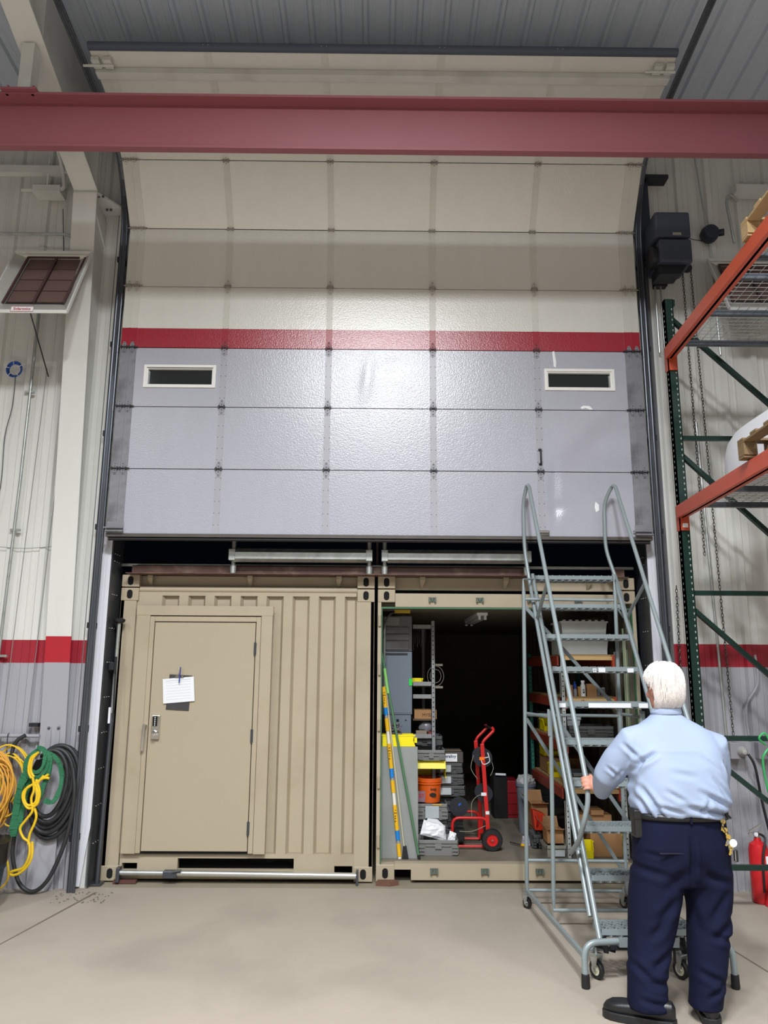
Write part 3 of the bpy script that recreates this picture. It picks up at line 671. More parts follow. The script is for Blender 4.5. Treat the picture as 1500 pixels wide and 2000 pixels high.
# cargo bars
cg=thing('cargo_bar',(-2.42,7.17,0),'grey adjustable cargo bar standing upright beside the left container','cargo bar')
MB().tube([(-2.425,7.17,.02),(-2.405,7.17,1.45)],.021,12).build('lower_tube',m_track,cg); MB().tube([(-2.405,7.17,1.4),(-2.4,7.17,2.26)],.017,12).build('upper_tube',m_galv,cg)
mb=MB().box(-2.455,-2.40,7.13,7.21,1.83,1.9); mb.bar((-2.39,7.13,1.9),(-2.375,7.11,1.45),.012,.02); mb.tube([(-2.39,7.12,1.95),(-2.39,7.12,1.8)],.012,8); mb.build('ratchet',m_dark,cg,bev=.004)
MB().lathe((-2.4,7.17,2.255),[(.03,0),(.05,.015),(.055,.035),(.03,.05)],16).build('top_foot',m_black,cg)
MB().box(-2.47,-2.38,7.12,7.22,.004,.022).build('bottom_foot',m_track,cg)
MB().box(-2.43,-2.41,7.145,7.15,1.36,1.5).build('label_tag',m_paper,cg)
cg=thing('cargo_bar',(-1.2,7.18,.06),'silver cargo bar lying along the floor sill of the left container','cargo bar')
MB().tube([(-2.25,7.2,.095),(-1.4,7.2,.09)],.022,12).build('inner_tube',m_galv,cg); MB().tube([(-1.75,7.2,.092),(-.17,7.2,.075)],.027,12).build('outer_tube',mat('bright_aluminium','#cfcfca',.3,metal=.8,var=.1),cg)
MB().box(-2.27,-2.24,7.17,7.24,.02,.14).build('end_foot',m_track,cg,bev=.003); MB().box(-.175,-.155,7.17,7.24,.0,.12).build('end_foot',m_track,cg)
mb=MB().box(-1.86,-1.74,7.165,7.235,.055,.115); mb.bar((-1.78,7.16,.11),(-1.7,7.16,.125),.03,.014); mb.build('ratchet',m_track,cg,bev=.006)
MB().box(-2.3,-2.1,7.2,7.26,.004,.03).build('timber_block',mat('dark_red_timber','#5a3530',.8),label='dark red timber block under the left end of the lying cargo bar',cat='block')
MB().prism([(-.0,7.18,.0),(.12,7.16,.0),(.2,7.2,.0),(.17,7.25,.0),(.02,7.25,.0)],(0,0,.035)).build('timber_block',mat('rusty_brown','#6b4a3a',.85),label='rusty brown block under the corner between the containers',cat='block')
# ---------------- contents, left side of the open container
def crate(name,x0,x1,y0,y1,z0,z1,m,label,group=None,open_=True,lab=None,detail=True):
    """stacking tote: tapered walls, ribs, rim, handle notch"""
    t=thing(name,((x0+x1)/2,(y0+y1)/2,z0),label,'tote' if name!='stacking_bin' else 'bin',group)
    h=z1-z0; ins=.018; mb=MB()
    w=.006
    b=[(x0+ins,y0+ins),(x1-ins,y0+ins),(x1-ins,y1-ins),(x0+ins,y1-ins)]; u=[(x0+.008,y0+.008),(x1-.008,y0+.008),(x1-.008,y1-.008),(x0+.008,y1-.008)]
    vs=[(x,y,z0) for x,y in b]+[(x,y,z1) for x,y in u]
    iv=[(x+(w if i in(0,3) else -w),y+(w if i in (0,1) else -w),z0+.008) for i,(x,y) in enumerate(b)]+[(x+(w if i in(0,3) else -w),y+(w if i in (0,1) else -w),z1) for i,(x,y) in enumerate(u)]
    mb.add(vs+iv,[(0,3,2,1),(0,1,5,4),(1,2,6,5),(2,3,7,6),(3,0,4,7),(8,9,10,11),(9,8,12,13),(10,9,13,14),(11,10,14,15),(8,11,15,12),(4,5,13,12),(5,6,14,13),(6,7,15,14),(7,4,12,15)])
    mb.build('shell',m,t)
    r=MB(); 
    r.box(x0,x1,y0,y0+.014,z1-.03,z1); r.box(x0,x1,y1-.014,y1,z1-.03,z1); r.box(x0,x0+.014,y0,y1,z1-.03,z1); r.box(x1-.014,x1,y0,y1,z1-.03,z1)
    r.build('rim',m,t,bev=.004)
    if detail:
        d=MB(); L_=x1-x0
        for xx in (x0+.01,x1-.06):
            for k in range(3): d.box(xx,xx+.05,y0+.001,y0+.016,z0+.012+k*(h-.05)/3,z0+.012+k*(h-.05)/3+.013)
        d.box(x0+.07,x1-.07,y0+.001,y0+.014,z1-.055,z1-.04)
        d.box(x0+L_*.42,x0+L_*.58,y0-.002,y0+.014,z1-.075,z1-.03)
        for yy in (y0+.03,y1-.05,(y0+y1)/2):
            for xx,s_ in ((x0,1),(x1-.012,1)): d.box(xx,xx+.012,yy,yy+.02,z0+.01,z1-.03)
        d.build('moulded_rib',m,t,kind='stuff')
    if lab: MB().box(lab[0],lab[1],y0-.004,y0,lab[2],lab[3]).build('label_card',mat('label_card_grey','#b9c0c4',.5),t)
    return t
def cbox(x0,x1,y0,y1,z0,z1,label,m=None,rot=0,flaps=0,group=None):
    t=thing('cardboard_box',((x0+x1)/2,(y0+y1)/2,z0),label,'box',group); m=m or m_card; w=.006
    if flaps:
        mb=MB(); mb.box(x0,x1,y0,y0+w,z0,z1); mb.box(x0,x1,y1-w,y1,z0,z1); mb.box(x0,x0+w,y0+w,y1-w,z0,z1); mb.box(x1-w,x1,y0+w,y1-w,z0,z1); mb.box(x0,x1,y0,y1,z0-.0,z0+w); mb.build('carton',m,t)
        f=flaps
        MB().prism([(x0,y0,z1),(x1,y0,z1),(x1,y0-f*.5,z1+f*.2-f*.9*0),(x0,y0-f*.5,z1+f*.2)],(0,0,-w)).build('flap',m,t)
        MB().prism([(x0,y1,z1),(x1,y1,z1),(x1-.01,y1+f*.25,z1+f*.85),(x0+.01,y1+f*.25,z1+f*.85)],(0,-w,0)).build('flap',m,t)
        MB().prism([(x0,y0,z1),(x0,y1,z1),(x0-f*.6,y1,z1+f*.7),(x0-f*.6,y0,z1+f*.7)],(w,0,0)).build('flap',m,t)
    else:
        MB().box(x0,x1,y0,y1,z0,z1).build('carton',m,t,bev=.002)
        MB().box(x0,x1,(y0+y1)/2-.025,(y0+y1)/2+.025,z1,z1+.001).build('tape',mat('packing_tape','#b49668',.3),t)
    return t
def bin_(x0,x1,y0,y1,z0,z1,label,m=None,group=None,upside=False):
    """hopper bin with a cut-down front"""
    t=thing('stacking_bin',((x0+x1)/2,(y0+y1)/2,z0),label,'bin',group); m=m or m_yel
    def prof(x): return [(x,y1,z0),(x,y0+(y1-y0)*.12,z0),(x,y0,z0+(z1-z0)*.45),(x,y0+(y1-y0)*.3,z1),(x,y1,z1)]
    if upside: prof_=prof; prof=lambda x:[(a,b,z0+z1-c) for a,b,c in prof_(x)]
    mb=MB(); mb.prism(prof(x0),(.006,0,0)); mb.prism(prof(x1-.006),(.006,0,0)); zb=z1 if upside else z0
    mb.box(x0,x1,y0+(y1-y0)*.12,y1,min(zb,zb+(-.006 if upside else .006)),max(zb,zb+(-.006 if upside else .006))); mb.box(x0,x1,y1-.006,y1,z0,z1)
    q=prof(x0); a,b=q[1],q[2]; mb.prism([a,b,(x1,b[1],b[2]),(x1,a[1],a[2])],(0,.006,0))
    mb.build('bin_body',m,t); mb=MB(); zt=z0 if upside else z1
    mb.box(x0-.008,x0+.002,y0+(y1-y0)*.3,y1,zt-.01,zt+.004); mb.box(x1-.002,x1+.008,y0+(y1-y0)*.3,y1,zt-.01,zt+.004); mb.box(x0,x1,y1-.002,y1+.008,zt-.012,zt+.004); mb.build('bin_rim',m,t)
    return t
# leaning grey sheet and the bin on top
gs=thing('leaning_board',(.21,7.46,FZ),'tall grey steel board standing just inside the open container at left','board')
MB().prism([(.035,7.42,FZ),(.385,7.42,FZ),(.38,7.42,1.145),(.035,7.42,1.145)],(0,.012,0)).build('board_sheet',mat('grey_board_paint','#8e9290',.5,var=.05,dirt='#5a6b5c',dscale=3,damt=.3),gs,bev=.002)
MB().box(.04,.36,7.432,7.62,.175,1.14).build('side_fold',mat('grey_board_paint','#8e9290'),gs)
y1=thing('stacking_bin',(.2,7.45,1.15),'yellow hopper bin lying on top of the grey leaning board','bin')
mb=MB().prism([(.05,7.42,1.147),(.36,7.42,1.147),(.34,7.42,1.2),(.345,7.42,1.25),(.06,7.42,1.25),(.05,7.42,1.23)],(0,.006,0)); mb.box(.05,.345,7.426,7.6,1.147,1.155); mb.box(.05,.345,7.595,7.6,1.155,1.25); mb.box(.05,.056,7.426,7.6,1.155,1.25); mb.build('bin_body',m_yel,y1)
mb=MB().box(.35,.375,7.42,7.5,1.18,1.225); mb.box(.045,.36,7.416,7.422,1.24,1.254); mb.build('bin_rim',m_yel,y1)
# grey electrical cabinets on the left inside wall
ec=thing('electrical_cabinet',(.22,7.8,1.42),'tall blue grey steel cabinet on the left inside wall of the open container','cabinet')
m_ecab=mat('blue_grey_enamel','#6d7884',.42,var=.05)
m_egrey=mat('dark_grey_enamel','#6e6e70',.45,var=.08)
MB().box(.045,.345,7.78,8.0,1.415,2.025).build('cabinet_body',m_ecab,ec,bev=.004); MB().box(.05,.34,7.776,7.782,1.43,2.01).build('cabinet_door',m_ecab,ec,bev=.002)
MB().box(.048,.30,7.765,7.776,1.995,2.01).build('latch_strip',m_dark,ec)
MB().box(.315,.345,7.77,7.776,1.695,1.76).build('tape_patch',mat('green_tape','#22d84a',.4),ec)
e2=thing('electrical_cabinet',(.25,7.9,1.2),'lower blue grey cabinet with punched holes under the tall cabinet','cabinet')
MB().box(.12,.335,7.79,8.0,1.16,1.412).build('cabinet_body',m_ecab,e2,bev=.004); mb=MB().box(.19,.215,7.787,7.79,1.345,1.37); mb.box(.275,.29,7.787,7.79,1.355,1.365); mb.build('knockout',m_hole,e2)
e3=thing('panel_box',(.2,7.8,2.03),'dark grey breaker box with raised covers above the tall cabinet','box')
MB().box(.05,.345,7.8,8.0,2.03,2.38).build('box_body',m_egrey,e3,bev=.004)
for a,b in ((2.045,2.13),(2.14,2.2),(2.205,2.27)): MB().box(.07,.315,7.785,7.8,a,b).build('cover',m_egrey,e3,bev=.003)
MB().box(.07,.215,7.782,7.8,2.285,2.37).build('name_plate',mat('grey_plate','#8a8a8a',.4),e3)
MB().box(.165,.32,7.6,7.61,2.395,2.428).build('caution_label',mat('dull_yellow_label','#c7a71e',.5),label='dull yellow label hanging under the container ceiling at left',cat='label')
MB().tube(rnd([(.066,7.62,1.6),(.066,7.62,2.3),(.13,7.75,2.41),(.3,8.3,2.415)],.08),.011,8).build('conduit',m_galv,label='thin metal conduit bending up inside the open container door post',cat='conduit')
cb_=MB()
for k in range(9):
    a=[(.16+R.uniform(-.06,.08),7.5+R.uniform(-.03,.1),1.25+R.uniform(0,.1)) for _ in range(6)]; cb_.tube(cr(a,4),.006,6)
cb_.build('cable_tangle',mat('mixed_grey_cable','#77707a',.5,var=.4,scale=20),label='tangle of grey cables heaped on the yellow bin',cat='cables')
# measuring pole etc.
mp=thing('sorting_pole',(.2,7.4,FZ),'pole banded with yellow, blue and white tape leaning by the door post','pole')
pa,pb=V((.215,7.40,FZ+.003)),V((.058,7.40,1.69))
m_py=mat('yellow_pole_tape','#e8b41c',.45,var=.1,scale=30); m_pb=mat('blue_pole_tape','#1d7fd0',.4); m_pw=mat('white_pole','#e6e2d4',.45); m_ps=mat('grey_pole_joint','#9b9a8e',.4)
seg=[(0,.014,'w'),(.014,.085,'y'),(.085,.105,'s'),(.105,.16,'b'),(.16,.305,'y'),(.305,.375,'w'),(.375,.445,'y'),(.445,.462,'s'),(.462,.515,'b'),(.515,.66,'y'),(.66,.735,'w'),(.735,.81,'y'),(.81,.83,'s'),(.83,.875,'b'),(.875,1,'y')]
for a,b,k in seg:
    MB().tube([pa.lerp(pb,a),pa.lerp(pb,b)],.0195 if k in 'yb' else .016,12).build('pole_band',{'y':m_py,'b':m_pb,'w':m_pw,'s':m_ps}[k],mp)
mk=MB()
for a in (.26,.62,.95): 
    c=pa.lerp(pb,a); mk.box(c.x-.012,c.x+.012,7.378,7.381,c.z-.003,c.z+.003)
    for d in (.03,.05,.075,-.02): mk.box(c.x-.006+R.uniform(-.004,.004),c.x+.006,7.378,7.381,c.z-d,c.z-d+.008)
mk.build('printed_mark',mat('brown_ink','#6a4a14',.6),mp)
sp_=thing('broom',(.24,7.42,FZ),'pale stick with black brush end leaning behind the banded pole','broom')
MB().tube([(.255,7.405,FZ+.09),(.075,7.41,1.7)],.0085,10).build('handle',mat('pale_stick','#b7b39a',.5),sp_); MB().prism([(.235,7.39,FZ+.002),(.295,7.39,FZ+.002),(.275,7.39,FZ+.11),(.243,7.39,FZ+.11)],(0,.03,0)).build('bristles',m_black,sp_)
gp=thing('green_pole',(.33,7.42,FZ),'long green pole with black tip leaning across the grey board','pole')
MB().tube([(.385,7.385,FZ+.03),(.04,7.405,2.0)],.0115,10).build('pole',mat('green_pole_paint','#4f7a58',.5,var=.2,scale=9),gp); MB().tube([(.39,7.385,FZ+.002),(.384,7.385,FZ+.04)],.013,8).build('tip',m_black,gp)
MB().tube([(.102,7.396,1.63),(.066,7.398,1.86)],.0145,8).build('sleeve',mat('bright_green_sleeve','#8bcf72',.5),gp)
# left rack
m_post=mat('light_grey_rack_post','#8d8e90',.42,var=.05)
def hole_col(mb,x,y,z0,z1,step=.047,r=.0062,ax='y'):
    z=z0
    while z<z1:
        if ax=='y': mb.tube([(x,y,z),(x,y-.0015,z)],r,8)
        z+=step
lr=thing('left_shelf_rack',(.4,8.1,FZ),'dark grey slotted shelf rack along the left inside wall of the open container','rack')
for (x,y,z0,z1) in ((.565,7.9,FZ,2.34),(.565,9.6,FZ,2.34),(.08,9.6,FZ,2.34),):
    MB().box(x-.02,x+.02,y,y+.004,z0,z1).box(x-.02,x-.016,y,y+.04,z0,z1).box(x+.016,x+.02,y,y+.04,z0,z1).build('post',m_post,lr)
h=MB(); hole_col(h,.565,7.899,1.2,2.3); h.build('post_hole',m_hole,lr,kind='stuff')
for z in (2.28,1.71,1.585,1.2): MB().box(.36,.545,7.905,7.93,z-.02,z+.02).build('cross_beam',m_post,lr)
for z in (1.69,1.36,1.2,.95): MB().box(.36,.56,7.94,9.6,z-.012,z+.0).build('shelf_board',mat('dark_shelf_board','#5a4c3e',.7),lr)
bin_(.355,.46,7.95,8.1,1.692,1.76,'small yellow bin on the left rack shelf beside the cabinet')
t=cbox(.375,.6,7.95,8.2,1.362,1.45,'brown cardboard box with dark lettering on the left rack')
text('MYERS',.045,M4.Translation((.52,7.949,1.40))@FACE,mat('dark_print','#3a2014',.7),t)
t=thing('plastic_bag',(.52,8.05,1.2),'grey plastic bag bulging on the left rack below the cardboard box','bag')
mb=MB().sphere((.5,8.05,1.28),(.08,.08,.075),14,9)
for i,p in enumerate(mb.v): mb.v[i]=p+V((R.uniform(-.008,.008),R.uniform(-.008,.008),R.uniform(-.008,.008)))
mb.build('bag_film',mat('grey_film','#7a7a80',.25,var=.3,scale=30),t)
MB().box(.39,.5,7.93,8.0,1.202,1.25).build('parcel',mat('brown_parcel','#8a7a6c',.7),label='small brown parcel at the front of the lowest left rack shelf',cat='parcel',bev=.006)
MB().box(.515,.565,7.96,8.05,1.202,1.24).build('parcel',mat('red_parcel','#8a3030',.6),label='small dull red parcel next to the rack post',cat='parcel')
mb=MB()
for k in range(7): 
    x=.37+.02*k; mb.tube(cr([(x,7.96,2.26),(x+.004,7.955,2.2),(x-.004,7.95,2.14-R.uniform(0,.1))],4),.0025,6)
mb.build('hanging_straps',mat('black_webbing','#56565a',.4,metal=.5),label='row of dark hooks and straps hanging from the top rack beam',cat='straps')
glint=thing('glint_rings',(.62,8.6,1.6),'round chrome rings standing in for shiny reflections behind the rack post','glint')  # chrome rings shaped to give the shiny wheel-like reflections in the dark
mb=MB()
for r_ in (.09,.06): mb.tube([(.64+r_*math.cos(a),8.6,1.78+1.2*r_*math.sin(a)) for a in [2*PI*k/24 for k in range(24)]],.005,6,closed=True)
mb.build('ring',m_chrome,glint); mb=MB()
for z in (1.9,1.66): mb.box(.61,.72,8.6,8.63,z-.012,z+.012)
mb.build('end_band',m_chrome,glint)
# totes and bucket stack
crate('stacking_tote',.39,.66,7.95,8.3,1.10,1.195,m_dtote,'dark grey tote right above the open tote by the rack post')
crate('stacking_tote',.388,.668,7.72,8.1,.985,1.085,m_tote,'grey tote resting on the yellow bin over the orange bucket')
bin_(.39,.672,7.74,8.05,.822,.982,'large yellow bin upside down on the orange bucket',upside=True)
bk=thing('bucket',(.52,7.86,.6),'orange plastic bucket with black print between totes','bucket')
mb=MB().lathe((.515,7.88,.59),[(.105,0),(.122,.19),(.127,.19),(.127,.2),(.122,.2),(.122,.225),(.114,.225),(.1,.012)],28); mb.build('pail',mat('orange_bucket','#e0601a',.4,var=.04),bk)
MB().tube([(.515+.124*math.cos(a),7.88+.124*math.sin(a),.762) for a in [2*PI*k/28 for k in range(28)]],.006,6,closed=True).build('pail_ring',mat('orange_bucket','#e0601a'),bk)
k_=mat('black_print','#15120f',.6)
MB().prism([(.545+.034*math.cos(a),7.766,.665+.02*math.sin(a)) for a in [2*PI*k/12 for k in range(12)]],(0,-.0015,0)).build('print_mark',k_,bk)
text('BASE',.026,M4.Translation((.55,7.764,.715))@FACE,k_,bk,bold=.001)
MB().box(.395,.47,7.765,7.768,.60,.70).build('sticker',mat('purple_grey_sticker','#8a6a78',.5),bk)
text('57',.05,M4.Translation((.432,7.7635,.655))@FACE,mat('red_print','#c8281e',.5),bk,bold=.001)
for k,z in enumerate((.625,.732,.839)):
    crate('stacking_tote',.60,.875-.01*k,7.92,8.35,z,z+.102,m_dtote,('bottom','middle','top')[k]+' of three dark totes stacked right of the orange bucket',lab=(.63,.735,z+.02,z+.085))
for k,z in enumerate((.17,.32,.47)):
    crate('stacking_tote',.60,.86,8.0,8.35,z,z+.14,m_dtote,('lowest','second','third')[k]+' dark tote in the base of the stack behind the red reel cart')
t=cbox(.62,.86,7.94,8.3,.945,1.045,'dark box with a white lettered label on top of the tote stack',mat('dark_carton','#4a4542',.7))
MB().box(.625,.80,7.934,7.939,.955,1.03).build('label_card',m_paper,t); text('overalloy',.04,M4.Translation((.715,7.9335,1.005))@FACE,mat('blue_print','#2a3468',.5),t,bold=.001)
crate('stacking_tote',.388,.688,7.76,8.1,.435,.585,m_tote,'grey tote with a big white label under the orange bucket',lab=(.47,.60,.455,.565))
MB().box(.54,.63,7.755,7.762,.573,.582).build('yellow_strip',m_py,label='thin yellow strip lying on the edge of the labelled grey tote',cat='strip')
crate('stacking_tote',.4,.69,7.8,8.2,.3,.433,m_dtote,'dark tote hidden behind the white padded bags')
crate('stacking_tote',.385,.76,7.5,7.78,.172,.31,m_tote,'grey tote on the container floor holding white padded bags')
def pouch(name,pts,th,m,label,cat='bag',wr=.006):
    c=sum((V(p) for p in pts),V((0,0,0)))/len(pts); mb=MB(); n=len(pts)
    P=[V(p) for p in pts]; nx=8; grid=[]
    for s_ in (0,1):
        for i in range(nx+1):
            for j in range(nx+1):
                u,v=i/nx,j/nx; q=P[0].lerp(P[1],u).lerp(P[3].lerp(P[2],u),v)
                bul=(math.sin(PI*u)*math.sin(PI*v))**.5*th/2; nn=(P[1]-P[0]).cross(P[3]-P[0]).normalized()
                grid.append(q+nn*(bul*(1 if s_ else -1))+V((R.uniform(-wr,wr),R.uniform(-wr,wr),R.uniform(-wr,wr)))*(1 if 0<i<nx and 0<j<nx else 0))
    fs=[]; w=nx+1
    for s_ in (0,1):
        for i in range(nx):
            for j in range(nx):
                a=s_*w*w+i*w+j; f=(a,a+w,a+w+1,a+1); fs.append(f if s_ else f[::-1])
    mb.add(grid,fs,False); return mb.build(name,m,label=label,cat=cat)
m_bag=mat('white_plastic_film','#f6f8fc',.3,var=.04)
pouch('padded_bag',[(.41,7.6,.34),(.66,7.66,.265),(.655,7.7,.40),(.45,7.68,.455)],.09,m_bag,'large crumpled white padded bag in the floor tote')
pouch('padded_bag',[(.66,7.58,.28),(.73,7.58,.26),(.75,7.6,.35),(.69,7.6,.375)],.05,m_bag,'small white padded bag at the right end of the floor tote')
pouch('white_card',[(.46,7.73,.4),(.64,7.75,.36),(.66,7.76,.38),(.52,7.78,.5)],.004,m_paper,'white card with a round hole sticking up behind the padded bags','card',wr=0)
# red reel cart
rc=thing('reel_cart',(.95,7.85,FZ),'red upright wire reel cart with one black wheel in the open container','cart')
rl=MB(); yA,yB=7.78,8.12
rl.tube(rnd([(.73,yA,.2),(.73,yA,.455),(1.07,yA,.455),(1.07,yA,.2)],.07),.014,10); rl.tube(rnd([(.73,yB,.2),(.73,yB,.455),(1.03,yB,.455),(1.03,yB,.2)],.07),.014,10)
rl.tube([(.73,yA,.2),(1.07,yA,.2)],.012,8); rl.tube([(.73,yB,.2),(1.03,yB,.2)],.012,8); rl.tube([(.74,yA,.2),(.74,yB,.2)],.012,8); rl.build('base_frame',m_redp,rc)
for y,x in ((yA,1.0),(yB,.98)):
    MB().bar((x+.075,y,.25),(x+.03,y,1.14),.038,.03,up=(0,1,0)).build('upright',m_redp,rc,bev=.003)
    MB().tube(rnd([(x+.03,y,1.08),(x+.035,y,1.16),(x+.15,y,1.27),(x+.13,y+.0,1.30)],.05),.014,8).build('handle',m_redp,rc)
MB().tube([(1.135,yA,1.285),(1.115,yB,1.285)],.014,8).build('handle_grip',m_black,rc)
mb=MB().box(1.01,1.06,yA-.02,yA-.016,.66,.69); mb.box(1.05,1.085,yA-.02,yA-.016,.49,.52); mb.build('white_tape',m_paper,rc); MB().box(1.0,1.045,yA-.021,yA-.017,.99,1.02).build('orange_tape',mat('orange_tape','#ff7a10',.4),rc)
wh=MB().lathe((1.1,yA-.06,.27),[(.055,-.028),(.093,-.026),(.1,-.015),(.1,.015),(.093,.026),(.055,.028),(.055,-.028)],28,axis=(0,1,0),caps=False).build('tyre',m_black,rc)
mb=MB().lathe((1.1,yA-.06,.27),[(0,-.02),(.02,-.022),(.025,-.012),(.05,-.012),(.056,-.02),(.056,.02),(0,.02)],24,axis=(0,1,0)); mb.build('wheel_hub',m_redp,rc); MB().tube([(1.1,yA-.09,.27),(1.1,yB,.27)],.008,8).build('axle',m_chrome,rc)
m_reel=mat('dark_blue_reel','#23262f',.4,var=.1)
for nm,(x,z,r_),(ya,yb) in (('reel',(1.05,1.0,.09),(7.86,8.04)),('reel',(1.06,.66,.08),(7.88,8.04))):
    q=MB().lathe((x,ya,z),[(.02,0),(r_,.0),(r_,.006),(r_*.5,.01),(r_*.5,yb-ya-.01),(r_,yb-ya-.006),(r_,yb-ya),(.02,yb-ya)],28,axis=(0,1,0)); q.build(nm,m_reel,rc)
MB().tube(cr([(1.09,7.77,1.02),(1.02,7.765,1.0),(1.04,7.765,.95),(1.1,7.77,.98),(1.08,7.765,1.06)],5,closed=True),.004,6,closed=True).build('wire_loop',m_paper,rc)
mb=MB().tube(cr([(.96,7.9,1.02),(.93,7.88,.9),(.99,7.86,.8)],5),.003,6); mb.tube(cr([(.93,7.86,.45),(.93,7.86,.58),(1.0,7.86,.65),(1.06,7.86,.64)],5),.003,6); mb.tube(cr([(.8,7.8,.33),(.92,7.8,.33),(1.05,7.8,.38)],5),.0035,6); mb.tube(cr([(1.13,7.88,.98),(1.15,7.88,.9),(1.12,7.88,.83)],5),.003,6); mb.build('loose_wire',mat('pale_wire','#8f8c78',.5),rc)
rr=thing('wire_reel',(.81,7.95,.47),'dark round wire reel with blue mark on the red cart frame','reel')
q=MB().lathe((.805,7.88,.54),[(.015,0),(.092,0),(.092,.006),(.05,.01),(.05,.13),(.092,.134),(.092,.14),(.015,.14)],28,axis=(0,1,0)); q.build('flanges',m_reel,rr)
MB().prism([(.80,7.877,.545),(.825,7.877,.56),(.83,7.877,.575),(.805,7.877,.57)],(0,-.001,0)).build('blue_mark',mat('blue_mark','#2a5fd0',.4),rr)
MB().box(.76,.86,7.9,8.0,.215,.33).build('battery_box',m_black,label='black box standing inside the red cart base frame',cat='box',bev=.006)
# right side: trash can, rack, boxes
tb=thing('trash_can',(1.6,8.5,FZ),'grey round trash can with a shiny clear bag in the dark aisle','trash can')
MB().lathe((1.59,8.55,FZ+.001),[(.08,0),(.1,.47),(.108,.47),(.108,.5),(.098,.5),(.075,.01)],28).build('can',mat('grey_can_plastic','#747b86',.45),tb)
mb=MB().sphere((1.59,8.55,FZ+.51),(.1,.1,.07),18,10)
for i,p in enumerate(mb.v): mb.v[i]=p+V((R.uniform(-.014,.014),R.uniform(-.014,.014),R.uniform(-.014,.02)))
mb.sm=[False]*len(mb.f); mb.build('bag_film',mat('clear_film','#b6b8ba',.12,var=.5,scale=25),tb)
rb=thing('tool_chest',(1.5,9.3,FZ),'small dark red tool chest in the aisle behind the cart','tool chest')
MB().box(1.5,1.66,9.35,9.7,FZ+.001,.58).build('chest_body',mat('dark_red_enamel','#8c1820',.4),rb,bev=.005)
for k in range(3): MB().box(1.51,1.65,9.34,9.35,.21+.12*k,.31+.12*k).build('drawer_front',mat('dark_red_enamel','#8c1820'),rb)
MB().tube([(1.38,9.3,.66),(1.5,9.3,.655)],.014,8).build('white_tube',m_paper,label='short white tube floating end of shelf light in the aisle'.replace('floating ',''),cat='tube')
MB().box(1.36,1.52,9.32,9.6,FZ+.001,.64).build('tube_stand',mat('murk_black','#0c0c0d',.8),label='stand under the short white tube, blackened to stand for the dark murk of the aisle',cat='crate',bev=.006)  # holds up the white tube; near-black colour paints in the aisle's murk
rk=thing('right_shelf_rack',(2.0,8.2,FZ),'orange beam shelf rack with timber shelves on the right inside the container','rack')
RX0,RX1=1.755,2.315; 
def rpost(x,y,m,z1=2.03):
    MB().box(x-.02,x+.02,y,y+.004,FZ+.001,z1).box(x-.02,x-.016,y,y+.05,FZ+.001,z1).box(x+.016,x+.02,y,y+.05,FZ+.001,z1).build('post',m,rk)
m_lpost=mat('pale_rack_post','#b5b9b8',.4,var=.05)
rpost(RX0+.015,7.45,m_lpost); rpost(RX1-.01,7.45,m_lpost); rpost(RX0,8.95,m_teal); rpost(RX1,8.95,m_teal)
h=MB(); hole_col(h,RX0+.015,7.449,.2,2.0); hole_col(h,RX1-.01,7.449,.2,2.0); hole_col(h,RX0,8.949,.2,2.0); h.build('post_hole',m_hole,rk,kind='stuff')
m_dor=mat('dark_red_orange_beam','#8c3524',.5,var=.1)
for z in (1.985,1.59,1.19,.765):
    MB().box(RX0-.02,RX0+.02,7.51,8.94,z-.09,z).build('side_beam',m_dor,rk,bev=.003); MB().box(RX1-.02,RX1+.02,7.51,8.94,z-.09,z).build('side_beam',m_dor,rk,bev=.003)
    mb=MB().box(RX0-.005,RX0+.045,7.456,7.50,z-.1,z+.01); mb.box(RX1-.06,RX1-.035,7.456,7.50,z-.1,z+.01); mb.build('beam_connector',m_orange,rk)
    MB().box(RX0+.035,RX1-.05,7.46,7.50,z-.035,z).build('timber_edge',mat('pale_timber','#c9a873',.6,var=.12),rk)
    MB().box(RX0+.02,RX1-.02,7.50,8.95,z,z+.018).build('shelf_board',mat('shelf_ply','#a58a62',.65,var=.15),rk)
def clear_tote(x0,x1,y0,y1,z0,z1,label):
    t=thing('clear_tote',((x0+x1)/2,(y0+y1)/2,z0),label,'tote')
    m=mat('milky_clear_plastic','#c9cccb',.25,var=.06,scale=10,alpha=.72)
    mb=MB(); mb.prism([(x0+.02,y0,z0),(x1-.02,y0,z0),(x1-.005,y0-.01,z1-.03),(x0+.005,y0-.01,z1-.03)],(0,.006,0)); mb.box(x0+.015,x0+.021,y0,y1,z0,z1-.03); mb.box(x1-.021,x1-.015,y0,y1,z0,z1-.03); mb.box(x0+.02,x1-.02,y0,y1,z0,z0+.006); mb.box(x0+.015,x1-.015,y1-.006,y1,z0,z1-.03); mb.build('tub',m,t)
    l=MB().box(x0-.005,x1+.005,y0-.02,y1+.01,z1-.03,z1-.012)
    for k in range(7): l.box(x0+.02+k*(x1-x0-.08)/6,x0+.05+k*(x1-x0-.08)/6,y0-.018,y0+.01,z1-.012,z1)
    l.build('lid',mat('milky_lid','#c2c6c6',.3),t,bev=.002)
    c=MB()
    for k in range(9): c.sphere((R.uniform(x0+.09,x1-.09),R.uniform(y0+.06,y0+.1),z0+.05+R.uniform(0,.03)),(.05,.04,.035),10,7)
    c.build('packed_contents',mat('pale_contents','#dcd8d2',.6,var=.15,scale=12),t,kind='stuff')
clear_tote(1.76,2.24,7.5,7.9,2.005,2.17,'lower milky clear tote on top of the orange shelf rack')
clear_tote(1.78,2.235,7.5,7.9,2.175,2.335,'upper milky clear tote with lid on top of the rack')
